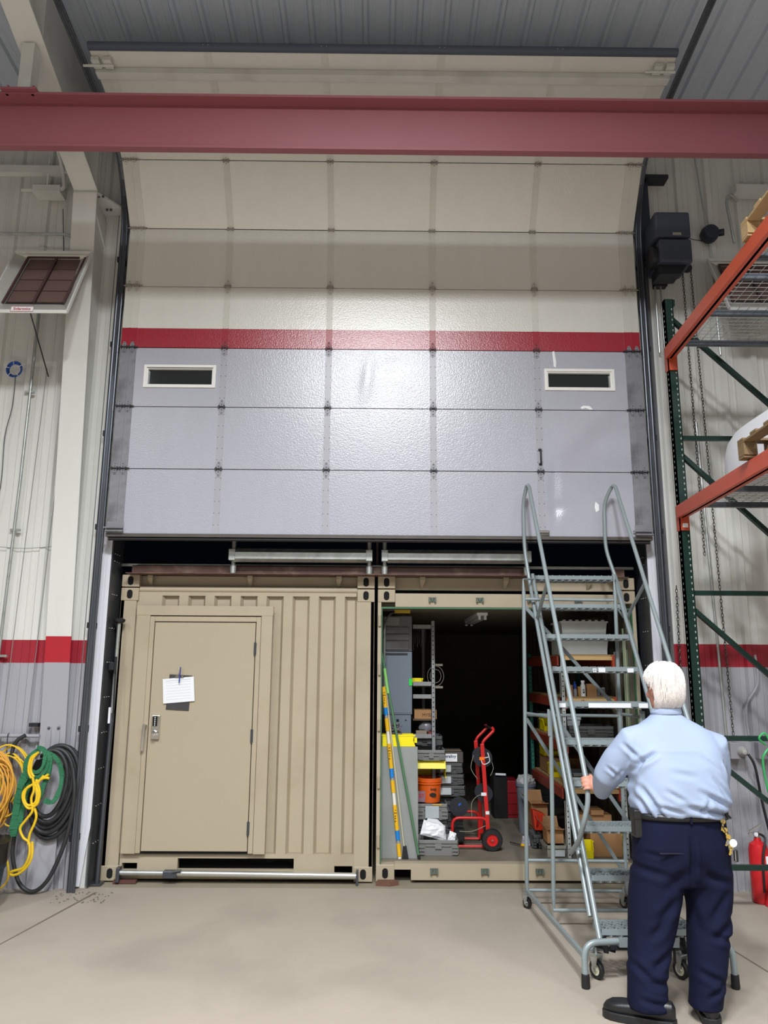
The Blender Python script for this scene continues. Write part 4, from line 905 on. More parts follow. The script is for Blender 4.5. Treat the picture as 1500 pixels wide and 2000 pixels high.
# smalls on the second shelf
z=1.609
cbox(1.81,1.875,7.5,7.6,z,z+.105,'plain small tan box at the left end of the second shelf')
t=thing('spray_bottle',(1.905,7.53,z),'small bottle with a blue top beside the tan box','bottle'); MB().lathe((1.905,7.54,z),[(.02,0),(.02,.055),(.012,.07)],16).build('bottle_body',mat('grey_bottle','#9aa0a8',.3),t); MB().lathe((1.905,7.54,z+.07),[(.016,0),(.016,.045),(.006,.05),(.005,.07)],14).build('cap',mat('blue_cap','#1c3f98',.4),t)
cbox(1.935,1.985,7.53,7.6,z,z+.09,'narrow yellowish carton behind the white bottle',mat('yellow_carton','#c49c4e',.6))
t=thing('white_bottle',(1.965,7.51,z),'white capped bottle with dark print on the second shelf','bottle'); MB().lathe((1.975,7.51,z),[(.024,0),(.024,.1),(.014,.118),(.014,.135)],18).build('bottle_body',m_paper,t); MB().lathe((1.975,7.51,z+.128),[(.018,0),(.018,.02)],16).build('cap',m_paper,t)
mb=MB().box(1.967,1.983,7.484,7.4855,z+.03,z+.045); mb.box(1.967,1.98,7.484,7.4855,z+.055,z+.065); mb.build('print_mark',m_dark,t)
cbox(2.01,2.105,7.5,7.62,z,z+.115,'square brown box with paper label right of the white bottle')
for x,lb in ((2.125,'left'),(2.175,'right')):
    t=thing('glass_jar',(x,7.53,z),lb+' one of two clear jars at the right end of the second shelf','jar'); MB().lathe((x,7.53,z),[(.02,0),(.02,.075),(.018,.075),(.018,.004)],16).build('jar_glass',mat('grey_glass','#8a8f94',.1,alpha=.5),t)
    MB().lathe((x,7.53,z+.075),[(.021,0),(.021,.008)],16).build('lid',m_galv,t)
t=thing('clip_ring',(1.95,7.455,1.555),'small red brown clip fixed on the timber shelf edge','clip'); MB().lathe((1.955,7.452,1.56),[(0,0),(.018,0),(.018,.006),(0,.008)],14,axis=(0,-1,0)).build('disc',m_dor,t)
crate('stacking_tote',1.82,2.26,7.52,7.9,1.21,1.33,m_dtote,'wide dark tote on the third shelf behind the ladder')
crate('stacking_tote',1.80,1.95,7.51,7.8,1.335,1.42,mat('grey_metal_box','#8b9196',.4),'small grey box on the wide dark tote of the third shelf',detail=False)
crate('stacking_tote',1.85,2.25,7.56,7.9,.785,.9,m_dtote,'dark tote on the fourth shelf next to the ladder rail')
cbox(1.81,1.9,7.51,7.6,.785,.86,'grey carton at the front of the fourth shelf',mat('grey_carton','#a2a2a0',.6))
for i,(y,z,lb) in enumerate(((8.45,1.21,'yellow bin high on the side of the right rack'),(8.5,.95,'middle yellow bin seen through the rack side'),(8.1,.785,'yellow bin above the sloping orange side beam'))):
    bin_(1.79,1.95,y,y+.25,z,z+.12,lb)
cbox(1.8,2.2,8.35,8.8,.79,.945,'tan carton under the middle yellow bin')
crate('stacking_tote',1.80,2.2,8.72,8.94,1.21,1.4,m_dtote,'dark tote at the back of the third shelf',detail=False)
t=cbox(1.98,2.27,7.5,7.8,.172,.40,'big brown cardboard box on the floor under the rack')
cbox(1.90,2.2,7.55,7.8,.402,.53,'flatter brown box on top of the big floor carton')
t=cbox(2.0,2.12,7.52,7.75,.532,.575,'small flat carton topping the floor boxes')
bin_(1.885,1.985,7.42,7.495,.172,.32,'yellow bin on the floor behind the stair rails')
bin_(2.275,2.3,7.55,7.7,.172,.35,'narrow yellow bin at the far right on the container floor')
crate('stacking_tote',1.56,1.755,7.47,7.75,.172,.275,mat('pale_tray','#98968c',.5),'pale grey tray with white label on the container floor',lab=(1.60,1.73,.182,.235),detail=False)
cbox(1.585,1.735,7.52,7.72,.277,.40,'open brown carton with raised flaps in the pale tray',flaps=.1)
crate('stacking_tote',1.5,1.60,7.8,8.05,.172,.30,m_dtote,'small dark crate left of the pale tray')
rx=thing('red_tool_case',(1.6,8.0,.31),'red plastic case tilted behind the open carton','case'); MB().prism([(1.56,7.95,.31),(1.68,7.95,.31),(1.66,7.95,.46),(1.54,7.95,.5)],(0,.15,0)).build('case_body',mat('red_orange_plastic','#d23a20',.4),rx,bev=.006); MB().tube(rnd([(1.57,7.93,.36),(1.58,7.91,.42),(1.56,7.93,.47)],.02),.008,6).build('carry_handle',m_redp,rx)
cbox(1.57,1.73,8.15,8.4,.3,.52,'brown carton standing behind the red case',flaps=.12)
MB().box(1.56,1.74,8.12,8.42,.172,.298).build('wooden_crate',mat('shelf_ply2','#6d5a40',.7),label='low wooden crate under the brown carton behind the red case',cat='crate',bev=.004)
pouch('plastic_bag',[(1.42,7.95,.18),(1.5,7.92,.175),(1.5,7.98,.26),(1.44,8.0,.25)],.05,mat('lilac_film','#a9a2b0',.3),'small lilac plastic bag on the floor by the dark crate')
t=thing('yellow_handle_tool',(1.44,7.85,.19),'yellow handled tool lying on the container floor','tool'); MB().tube([(1.41,7.9,.187),(1.47,7.86,.187)],.014,10).build('handle',m_py,t); MB().tube(cr([(1.41,7.9,.187),(1.36,7.95,.19),(1.32,8.02,.187)],4),.006,8).build('blade',m_chrome,t)
mb=MB()
for k in range(4):
    x=2.355+.02*k; mb=MB().tube([(x-.02,7.40+.02*k,FZ+.001),(x+.005,7.42+.02*k,2.25-.1*k)],.009,8); mb.build('stored_stick',(mat('pale_green_stick','#7d9273',.5),mat('pale_stick','#b7b39a'))[k%2],label=('first','second','third','fourth')[k]+' thin stick from the left standing in the right container corner',cat='stick',group='sticks in the container corner')
# container ceiling light
fl_=thing('fluorescent_fitting',(1.1,8.6,2.4),'unlit twin tube fluorescent fitting under the container ceiling','light')
MB().box(1.02,1.13,7.9,9.1,2.40,2.428).build('housing',m_paper,fl_)
for x in (1.045,1.105):
    MB().tube([(x,7.93,2.375),(x,9.07,2.375)],.013,10).build('tube',mat('dim_tube','#c9cdd0',.3),fl_)
    for y in (7.91,9.08): MB().box(x-.012,x+.012,y-.01,y+.012,2.355,2.40).build('lamp_holder',m_paper,fl_)
mb=MB()
for k in range(14):
    x=R.uniform(.1,2.2); y=R.uniform(10,12.6); h_=R.uniform(.3,1.8); crate('stacking_tote',x,x+.32,y,y+.4,.172,.172+.15,m_dtote,None,None,detail=False) if False else None
for i,(x,y,n_) in enumerate(((.15,10.2,5),(.15,10.9,7),(2.0,10.0,6),(2.0,10.7,4))):
    for k in range(n_):
        tt=crate('stacking_tote',x,x+.34,y,y+.45,.172+.15*k,.172+.15*k+.148,m_dtote,'%s tote from the floor in the %s stack deep in the dark container'%(('lowest','second','third','fourth','fifth','sixth','seventh')[k],('near left','far left','near right','far right')[i]),'totes deep in the dark container',detail=False)
# ================= ROLLING LADDER =================
ld=thing('rolling_ladder',(1.73,5.9,0),'grey rolling warehouse ladder stair with ten perforated steps','ladder')
SX0,SX1=1.385,2.075
def SY(k): return 5.1+.18*(k-1)
def SZ(k): return .299+.264*(k-1)
m_lad2=m_lad
def tread(k):
    y,z=SY(k),SZ(k); dep=.185
    s=MB(); s.box(SX0,SX1,y,y+.0025,z-.034,z); s.box(SX0,SX1,y+dep-.003,y+dep,z-.012,z)
    s.box(SX0,SX0+.003,y,y+dep,z-.045,z); s.box(SX1-.003,SX1,y,y+dep,z-.045,z)
    o=s.build('step_frame',m_lad,ld)
    g=MB(); x=SX0+.003; p=.064; n=int((SX1-SX0)/p)+1; w=(SX1-SX0-.006)/n; rows=max(2,round(dep/.06)); d=(dep-.005)/rows
    for r_ in range(rows):
        for i in range(n):
            xa=x+i*w; ya=y+.0025+r_*d
            a=(xa,ya,z-.024); b=(xa+w/2,ya+d/2,z-.03); c=(xa+w,ya,z-.024); e=(xa,ya+d,z-.024); f=(xa+w,ya+d,z-.024)
            for u,v in ((a,b),(b,c),(e,b),(b,f)): g.bar(u,v,.006,.042)
        for i in range(n): g.prism([(x+i*w+w*.3,y+.003+r_*d,z-.004),(x+i*w+w*.7,y+.003+r_*d,z-.004),(x+i*w+w*.5,y+.003+r_*d,z+.005)],(0,.006,0))
    g.build('grip_grating',mat('grating_zinc','#9aa3a6',.32,metal=.35,var=.1),o)
    return o
steps=[tread(k) for k in range(1,11)]
mb=MB().box(1.71,1.74,SY(7)-.0015,SY(7),SZ(7)-.042,SZ(7)-.012); mb.build('sticker',m_paper,steps[6])
for x in (1.716,1.724,1.732): MB().box(x,x+.003,SY(7)-.0022,SY(7)-.0015,SZ(7)-.036,SZ(7)-.018).build('printed_mark',m_dark,steps[6])
MB().box(1.755,1.81,SY(7)-.0015,SY(7),SZ(7)-.042,SZ(7)-.006).build('sticker',m_paper,steps[6]); MB().box(1.985,2.035,SY(7)-.0015,SY(7),SZ(7)-.042,SZ(7)-.01).build('sticker',m_paper,steps[6])
MB().box(1.615,1.94,SY(6)-.0015,SY(6),SZ(6)-.042,SZ(6)-.008).build('sticker',m_paper,steps[5]); MB().box(2.0,2.07,SY(6)-.0015,SY(6),SZ(6)-.042,SZ(6)-.008).build('sticker',m_paper,steps[5])
MB().box(1.39,1.44,SY(6)-.0015,SY(6),SZ(6)-.042,SZ(6)-.01).build('sticker',m_paper,steps[5])
for s_ in (-1,1):
    xs=SX0-.014 if s_<0 else SX1+.014
    xo=SX0-.045 if s_<0 else SX1+.045
    MB().tube([(xs,SY(1)-.015,SZ(1)-.05),(xs,SY(10)+.02,SZ(10)+.01)],.0165,12).build('stringer',m_lad,ld)
    ho=1.342 if s_<0 else 2.118
    tip=.265 if s_<0 else .265
    path=[(ho-s_*0+ (-.07 if s_<0 else .07)+ (0),5.36,.70),(ho+s_*.045,5.2,.78),(ho+s_*.03,5.095,.93),(ho,5.09,1.05),(ho,5.12,1.165),(ho,6.64,3.47),(ho-s_*.0,6.72,3.50),(ho+(-.024 if s_<0 else -.06),6.80,3.36),(ho+(-.026 if s_<0 else -.07),6.80,2.93),(xs+s_*.03,6.74,2.62),(xs+s_*.012,5.24,.33)]
    path[0]=(ho+s_*.055,5.38,.68)
    MB().tube(rnd(path,.1,5),.0165,12).build('handrail',m_lad,ld)
    # strut from handrail to stringer
    MB().tube([(ho,6.03,2.54),(xs+s_*.02,6.54,2.27)],.014,10).build('rail_strut',m_lad,ld)
    MB().bar((ho+s_*.05,5.38,.69),(xs,5.40,.70),.03,.006).build('rail_bracket',m_lad,ld)
    # rear leg, mid leg
    rx_t,rx_b=(1.25,1.205) if s_<0 else (2.035,2.0)
    rl_=MB().tube([(rx_b,6.55,.13),(rx_b,6.55,.2),(rx_t,6.55,2.5),(rx_t,6.56,2.62)],[.006,.0165,.0165,.006],12); rl_.build('rear_leg',m_lad,ld)
    MB().tube([(rx_t,6.55,2.62),(xs,6.70,2.64)],.008,8).build('leg_tie',m_lad,ld)
    mx=1.345 if s_<0 else 2.06
    MB().tube([(mx-.03 if s_<0 else mx,6.1,.11),(mx-.028 if s_<0 else mx,6.1,.2),(mx,6.1,1.55)],[.006,.0165,.0165],12).build('middle_leg',m_lad,ld)
    MB().box(mx-.03,mx-.012,6.08,6.085,1.36,1.56).build('slotted_plate',m_lad,ld)
    MB().tube([(rx_t-.0,6.55,1.50),(mx,6.1,1.50)],.0135,10).build('side_bar',m_lad,ld)
    MB().tube([(rx_t,6.55,2.40),(xs+s_*.02,6.58,2.30)],.010,8).build('side_brace',m_lad,ld)
    # base rail
    MB().bar((rx_b,6.6,.125),(1.26 if s_<0 else 2.16,5.05,.17),.022,.03).build('base_rail',m_lad,ld)
    # front arch leg and rubber tip
    fx=1.258 if s_<0 else 2.155
    MB().tube(rnd([(SX0+.09 if s_<0 else SX1-.09,5.06,.245),(fx,5.03,.245),(fx,5.02,.045)],.15,8),.019,14).build('front_leg',m_lad,ld)
    MB().lathe((fx,5.02,.001),[(.024,0),(.026,.012),(.024,.075),(.02,.078)],18).build('rubber_tip',m_black,ld)
# rear crossbars and X braces
for z,y in ((2.45,6.55),(1.49,6.55),(.36,6.55),(.125,6.6)): MB().tube([(1.21 if z<1 else 1.25,y,z),(2.02,y,z-.005)],.0135,10).build('rear_crossbar',m_lad,ld)
MB().tube([(1.31,6.1,.12),(2.06,6.1,.12)],.0135,10).build('middle_crossbar',m_lad,ld)
for a,b in (((1.24,6.55,1.46),(2.0,6.55,.25)),((1.26,6.55,2.38),(2.02,6.55,1.52)),((1.42,6.12,1.45),(2.05,6.12,.52))):
    MB().bar(a,b,.028,.014,up=(0,1,0)).build('diagonal_brace',mat('darker_ladder_enamel','#7a8488',.38,metal=.2),ld)
# casters
def caster(x,y,r_,hub,parent,yaw=0):
    c=MB().lathe((x,y,r_+.001),[(r_*.62,-.014),(r_*.93,-.014),(r_,-.008),(r_,.008),(r_*.93,.014),(r_*.62,.014),(r_*.62,-.014)],28,axis=(1,.55,0),caps=False).build('caster_tyre',m_black,parent)
    MB().lathe((x,y,r_+.001),[(0,-.013),(r_*.25,-.02),(r_*.3,-.01),(r_*.64,-.012),(r_*.64,.012),(r_*.3,.01),(r_*.25,.02),(0,.013)],24,axis=(1,.55,0)).build('caster_hub',hub,c)
    f=MB()
    ax=V((1,.55,0)).normalized()
    for s_ in (-1,1):
        o=ax*(s_*.024); t=V((.55,-1,0)).normalized()
        f.prism([V((x,y,r_-.012))+o-t*.01,V((x,y,r_-.012))+o+t*.01,V((x,y,2*r_+.03))+o+t*.032,V((x,y,2*r_+.03))+o-t*.032],ax*.003)
    f.obox((x,y,2*r_+.032),(.03,.03,.003),M4.Rotation(.5,3,'Z')); f.tube([(x,y,2*r_+.03),(x,y,2*r_+.075)],.008,8)
    f.tube([V((x,y,r_))-ax*.03,V((x,y,r_))+ax*.03],.007,8); f.build('caster_fork',m_galv,parent)
m_cream=mat('cream_hub','#d8d8bf',.4)
caster(1.365,5.16,.055,m_cream,ld); caster(1.885,5.16,.055,m_cream,ld); caster(1.205,6.56,.042,m_chrome,ld); caster(1.985,6.58,.042,m_chrome,ld)
mc=MB(); mc.tube([(1.33,5.18,.165),(2.0,5.18,.165)],.014,10); mc.box(1.5,1.96,5.17,5.2,.185,.2); mc.build('spring_crossbar',m_lad,ld)
mc=MB(); mc.box(1.45,1.9,5.14,5.16,.17,.195)
for x in (1.405,1.89): mc.bar((x,5.12,.26),(x+.02,5.15,.15),.03,.01); mc.bar((x-.06,5.14,.2),(x+.08,5.17,.155),.02,.02)
mc.build('lock_linkage',m_dark,ld)
mc=MB(); mc.box(1.49,1.56,5.09,5.15,.20,.252); mc.box(1.80,1.86,5.09,5.15,.20,.252); mc.build('lock_housing',m_lad,ld); mc=MB(); mc.tube([(1.585,5.1,.225),(1.585,5.15,.225)],.014,10); mc.tube([(1.84,5.13,.1),(1.84,5.13,.2)],.009,8); mc.build('spring',m_black,ld)

# ================= THE MAN =================
per=thing('person',(1.68,4.66,0),'white haired man in light blue shirt and navy trousers gripping the ladder rail','person')
m_skin=mat('skin','#c98f7c',.5,var=.08,scale=14,spec=.35)
m_shirt=mat('light_blue_shirt_cotton','#97a5bf',.8,var=.05,scale=5,bump=.12,bscale=14)
m_navy=mat('navy_work_trousers','#10142b',.85,var=.12,scale=5,bump=.1,bscale=25,spec=.15)
m_hair=mat('white_hair','#d9cfc9',.5,var=.25,scale=55,stretch=(5,5,.5),bump=.5,bscale=60)
m_leather=mat('black_leather','#17181a',.38,var=.2,bump=.1,bscale=60)
HC=V((1.738,4.74,1.748)); HY=math.radians(14)   # head centre, yaw to his left
def H(p): 
    x,y,z=p; c,s=math.cos(HY),math.sin(HY); return HC+V((x*c-y*s,x*s+y*c,z))*1.09
def hand(mb,wrist,c,ax,side,palm):
    """fingers close round a rail of direction ax at c; side points from palm to fingertips over the rail top; palm = direction from rail to palm"""
    ax=V(ax).normalized(); palm=V(palm); palm=(palm-ax*palm.dot(ax)).normalized(); out=ax.cross(palm)*side
    c=V(c); r0=.030
    pc=c+palm*.036
    # palm block
    mb.tube([V(wrist),V(wrist).lerp(pc,.4),pc-ax*.0,],[.027,.03,.034],14)
    for k,(o,len_,rr) in enumerate(((.036,1.0,.0095),(.013,1.12,.010),(-.011,1.05,.0097),(-.034,.85,.0085))):
        base=c+palm*.034+ax*o-out*.012
        mb.tube([pc-ax*(-o*.6)-palm*.004,base],[.018,.0135],10)
        pts=[base]; a0=0
        for t in (.35,.75,1.2,1.7,2.2,2.65):
            a=t*len_; pts.append(c+ax*o+(palm*math.cos(a)+out*math.sin(a))*r0)
        mb.tube(cr(pts,3),[rr*(1.15-.35*i/(len(cr(pts,3))-1)) for i in range(len(cr(pts,3)))],10)
    pts=[pc+ax*.03,c+palm*.03+ax*.052-out*.012,c+ax*.05-out*.033,c+ax*.044-out*.03-palm*.018,c+ax*.036-out*.012-palm*.031]
    q=cr(pts,3); mb.tube(q,[.013-.004*i/(len(q)-1) for i in range(len(q))],10)
body=MB()
body.rings([(*H((0,.0,-.2)),.066,.07),(*H((0,.0,-.12)),.066,.07),(*H((0,.005,-.09)),.062,.072)],28)
hd=[(-.128,.03,.035,.045),(-.115,.045,.048,.025),(-.09,.06,.075,.012),(-.06,.067,.092,.004),(-.02,.073,.098,.0),(.02,.077,.1,-.002),(.06,.077,.1,-.006),(.09,.068,.09,-.008),(.115,.048,.066,-.01),(.128,.02,.03,-.01)]
vs=[]; n=32
R3=[]
for z,a,b,yo in hd: R3.append((z,a,b,yo))
k0=len(body.v)
for z,a,b,yo in R3:
    for k in range(n):
        t=2*PI*k/n; vs.append(H((a*math.cos(t),b*math.sin(t)+yo,z)))
fs=[(i*n+k,i*n+(k+1)%n,(i+1)*n+(k+1)%n,(i+1)*n+k) for i in range(len(R3)-1) for k in range(n)]
body.add(vs,fs,True); body.add(vs[:n],[tuple(range(n))[::-1]]); body.add(vs[-n:],[tuple(range(n))])
body.tube([H((0,.09,.03)),H((0,.105,.0)),H((0,.122,-.028)),H((0,.108,-.04))],[.008,.012,.016,.012],10)      # nose
body.tube([H((-.05,.08,.035)),H((-.02,.097,.038)),H((.02,.097,.038)),H((.05,.08,.035))],[.008,.011,.011,.008],8) # brow
body.tube([H((-.024,.092,-.062)),H((0,.102,-.06)),H((.024,.092,-.062))],[.006,.009,.006],8); body.tube([H((-.02,.09,-.073)),H((0,.1,-.073)),H((.02,.09,-.073))],[.006,.009,.006],8)
body.sphere(tuple(H((0,.075,-.108))),.026,14,9)
for s_ in (-1,1):
    body.tube([H((s_*.074,.0,.028)),H((s_*.086,-.016,.03)),H((s_*.09,-.024,.008)),H((s_*.086,-.018,-.018)),H((s_*.078,-.004,-.034))],[.007,.008,.008,.008,.009],8)
    body.sphere(tuple(H((s_*.078,-.006,-.002))),(.012,.02,.026),12,8); body.sphere(tuple(H((s_*.04,.07,-.03))),.026,12,8)
# slim body under the clothes, joined
body.rings([(1.75,4.68,.93,.2,.12),(1.755,4.69,1.15,.2,.13),(1.75,4.7,1.35,.2,.12),(1.745,4.71,1.47,.17,.09),(1.742,4.72,1.56,.07,.065),(1.74,4.73,1.6,.06,.065)],28)
for A in ([(1.62,4.68,1.0),(1.57,4.68,.5),(1.49,4.57,.1),(1.47,4.56,.06)],[(1.88,4.68,1.0),(1.885,4.69,.5),(1.82,4.6,.1),(1.82,4.62,.06)]):
    body.tube(A,[.1,.065,.045,.045],16)
Lsh,Lel,Lwr=V((1.54,4.70,1.45)),V((1.385,4.815,1.235)),V((1.40,5.03,1.11)); LH=V((1.342,5.10,1.13))
Rsh,Rel,Rwr=V((1.98,4.70,1.43)),V((2.035,4.79,1.17)),V((2.085,5.03,1.13)); RH=V((2.118,5.12,1.165))
LH=V((1.342,5.115,1.145))
body.tube([Lsh,Lel,Lwr],[.05,.042,.028],14); body.tube([Rsh,Rel,Rwr],[.05,.042,.028],14)
rail_d=(0,.15,.22)
hand(body,Lwr,LH,(0,.38,.92),-1,(.75,-.55,.0)); hand(body,Rwr,RH,(0,.56,.83),1,(-.75,-.55,.0))
from_mesh(remeshed(body,.0062,3),'body',m_skin,per)
for s_ in (-1,1):
    e=MB().sphere(tuple(H((s_*.031,.0805,.012))),.0115,14,10).build('eye',m_paper,per); MB().sphere(tuple(H((s_*.031,.0895,.011))),.0048,10,7).build('iris',m_dark,e)
for s_ in (-1,1):
    MB().tube([H((s_*.012,.1,.042)),H((s_*.03,.102,.05)),H((s_*.052,.088,.042))],[.003,.0055,.003],8).build('eyebrow',m_hair,per)
    MB().tube([H((s_*.018,.093,.016)),H((s_*.031,.0945,.0225)),H((s_*.045,.086,.016))],[.003,.0045,.003],8).build('eyelid',m_skin,per)
# hair: cap plus strands
def hairpt(t,z,off=0):
    """t angle (0 = +x, pi/2 = face), z head height"""
    import bisect
    zs=[r[0] for r in R3]; i=min(max(bisect.bisect(zs,z)-1,0),len(R3)-2); f=(z-zs[i])/(zs[i+1]-zs[i]); f=min(max(f,0),1)
    a=R3[i][1]*(1-f)+R3[i+1][1]*f; b=R3[i][2]*(1-f)+R3[i+1][2]*f; yo=R3[i][3]*(1-f)+R3[i+1][3]*f
    return (((a+off)*math.cos(t)),(b+off)*math.sin(t)+yo,z)
hair=MB(); nn=48; rows=14
vs=[]
def hem(t):  # lower edge of the hair by angle
    f=math.sin(t)   # 1 face, -1 nape
    if f>.55: return .075
    if f>.0: return .03+.045*(f/.55)
    if f>-.35: return -.0+.03*(1+f/.35)
    return -.09-.045*min(1,(-f-.35)/.4)
for i in range(rows+1):
    u=i/rows
    for k in range(nn):
        t=2*PI*k/nn; lo=hem(t); z=lo+(.126-lo)*u
        if u>.82: pass
        off=.02+.005*math.sin(7*t+3*u)+.003*math.sin(19*t)+(.008 if math.sin(t)<-.2 else 0)*(1-u)+R.uniform(-.0012,.0012)
        if i==0: off=-.002
        if u==1: x,y,z2=(0,0,.128); p=(.012*math.cos(t)*1.0,.018*math.sin(t)-.01,.155)
        else:
            x,y,z2=hairpt(t,z,off*max(0,1-u**3)**.5); p=(x,y,z2+.026*u**2)
        vs.append(H((p[0]*1.0,p[1],p[2])))
fs=[(i*nn+k,i*nn+(k+1)%nn,(i+1)*nn+(k+1)%nn,(i+1)*nn+k) for i in range(rows) for k in range(nn)]
hair.add(vs,fs,True); hair.add(vs[-nn:],[tuple(range(nn))])
hr=hair.build('hair',m_hair,per)
st=MB()
for k in range(1500):
    t=R.uniform(0,2*PI); lo=hem(t); u0=R.uniform(.25,1.0); u1=max(-.07,u0-R.uniform(.3,.6)); pts=[]
    sw=R.uniform(-.12,.12)
    for j in range(5):
        u=u0+(u1-u0)*j/4; z=lo+(.126-lo)*u; off=.023+(.008 if math.sin(t)<-.2 else 0)*(1-u)+R.uniform(0,.003)+(.004 if j==4 else 0)
        x,y,z2=hairpt(t+sw*j/4,z,off*max(0,1-max(u,0)**3)**.5); pts.append(H((x,y,z2+.003+.026*max(u,0)**2)))
    st.tube(pts,[.0012,.0022,.0022,.0016,.0005],3,caps=False)
st.build('hair_strands',mat('bright_white_hair','#e6deda',.45,var=.3,scale=80),hr,kind='stuff')
# shirt
sh=MB()
sh.rings([(1.748,4.67,1.04,.258,.176),(1.75,4.67,1.085,.275,.19),(1.762,4.665,1.12,.288,.20),(1.762,4.665,1.22,.276,.196),(1.758,4.675,1.32,.272,.186),(1.752,4.69,1.41,.27,.165),(1.748,4.70,1.46,.262,.142),(1.745,4.708,1.505,.235,.122),(1.743,4.716,1.545,.175,.102),(1.741,4.726,1.578,.115,.09),(1.74,4.73,1.595,.09,.083),(1.739,4.733,1.605,.084,.08)],44,2.4)
sh.tube([V((1.60,4.70,1.47)),Lsh+V((-.02,0,-.0)),Lsh.lerp(Lel,.55)+V((-.012,0,0)),Lel,Lel.lerp(Lwr,.45),Lwr+V((-.0,-.045,.012)),Lwr+V((0,-.02,.005))],[.085,.094,.088,.078,.07,.056,.05],24)
sh.tube([V((1.90,4.70,1.45)),Rsh+V((.012,0,0)),Rsh.lerp(Rel,.55)+V((.01,0,0)),Rel,Rel.lerp(Rwr,.5),Rwr+V((0,-.03,0))],[.085,.092,.084,.072,.062,.048],24)
me=remeshed(sh,.011,6)
folds=[ # (x0,z0,x1,z1,width,depth) creases over the back seen from behind
 (1.50,1.33,1.60,1.40,.014,.016),(1.485,1.28,1.53,1.36,.012,.014),(1.49,1.27,1.47,1.15,.012,.012),(1.50,1.22,1.62,1.02,.014,.014),(1.49,1.15,1.56,1.02,.012,.012),
 (2.02,1.09,1.80,1.20,.016,.016),(2.03,1.06,1.70,1.12,.016,.016),(2.02,1.13,1.90,1.27,.014,.012),(1.99,1.04,1.72,1.05,.013,.010),(2.0,1.35,2.03,1.25,.012,.012),
 (1.62,1.20,1.74,1.13,.014,.009),(1.55,1.12,1.72,1.08,.012,.008),(1.86,1.16,1.80,1.07,.012,.009),(1.93,1.2,2.0,1.11,.012,.010),(1.44,1.44,1.52,1.36,.012,.010),
 (1.36,1.30,1.44,1.24,.010,.009),(1.40,1.22,1.44,1.29,.010,.008),(1.66,1.30,1.80,1.27,.018,.005),(1.85,1.38,1.95,1.3,.015,.006)]
me.update(); vn=[v.normal.copy() for v in me.vertices]
for v,nm in zip(me.vertices,vn):
    d=0; x,z=v.co.x,v.co.z
    for x0,z0,x1,z1,w,dp in folds:
        ex,ez=x1-x0,z1-z0; L2=ex*ex+ez*ez; t=((x-x0)*ex+(z-z0)*ez)/L2
        if -.1<t<1.1:
            t2=min(max(t,0),1); q=math.hypot(x-x0-ex*t2,z-z0-ez*t2); e=math.sin(PI*min(max((t+.1)/1.2,0),1))
            sg=(ex*(z-z0)-ez*(x-x0)); d+=1.25*dp*e*(-math.exp(-(q/w)**2)+.7*math.exp(-((q-w*1.6)/w)**2))
    d+=.004*math.sin(9*x+14*z+3*v.co.y)*(1 if z<1.4 else .4)
    if z<1.09: d+=.012*math.sin(26*x+2)*(1.09-z)/.05*.4
    v.co+=nm*d
from_mesh(me,'shirt',m_shirt,per)
cl_=MB(); q=[]
cl_.lathe((1.74,4.733,1.60),[(.088,0),(.092,.012),(.083,.036),(.078,.034),(.082,.0)],28,caps=False); cl_.v=[V((p.x,4.733+(p.y-4.733)*.96,p.z+.18*(4.733-p.y)*.3)) for p in cl_.v]; cl_.build('collar',m_shirt,per)
# trousers
tr_=MB()
tr_.rings([(1.745,4.672,.68,.24,.14),(1.742,4.665,.78,.272,.165),(1.745,4.66,.88,.273,.172),(1.748,4.665,.98,.262,.168),(1.75,4.67,1.065,.256,.164)],44,2.5)
def leg(pts,rs):
    tr_.rings([(x,y,z,a,b) for (x,y,z),(a,b) in zip(pts,rs)],32,2.2)
leg([(1.478,4.565,.075),(1.485,4.585,.16),(1.51,4.62,.3),(1.553,4.655,.46),(1.585,4.665,.6),(1.612,4.67,.74),(1.63,4.67,.84)],[(.108,.105),(.102,.105),(.112,.11),(.132,.125),(.145,.138),(.15,.15),(.14,.15)])
leg([(1.80,4.60,.065),(1.818,4.61,.16),(1.848,4.64,.3),(1.878,4.665,.46),(1.885,4.67,.6),(1.88,4.67,.74),(1.865,4.67,.84)],[(.088,.1),(.09,.1),(.103,.11),(.115,.122),(.13,.135),(.142,.148),(.14,.15)])
me=remeshed(tr_,.0105,5)
folds=[(1.50,.28,1.62,.36,.02,.016),(1.46,.22,1.60,.20,.018,.014),(1.60,.52,1.50,.42,.022,.014),(1.66,.62,1.54,.50,.025,.016),(1.42,.14,1.56,.11,.014,.014),(1.40,.3,1.5,.22,.018,.012),
 (1.99,.52,1.86,.42,.02,.018),(1.84,.44,1.98,.40,.018,.014),(1.95,.66,1.84,.50,.022,.012),(1.76,.26,1.9,.20,.018,.014),(1.9,.2,1.78,.13,.015,.014),(1.98,.7,1.82,.75,.02,.01),
 (1.75,.80,1.60,.66,.03,.012),(1.77,.82,1.9,.7,.03,.012),(1.747,.95,1.747,.70,.016,.02),(1.5,.86,1.62,.84,.014,.006),(1.62,.74,1.45,.78,.02,.01),(1.75,.63,1.79,.45,.02,.008)]
me.update(); vn=[v.normal.copy() for v in me.vertices]
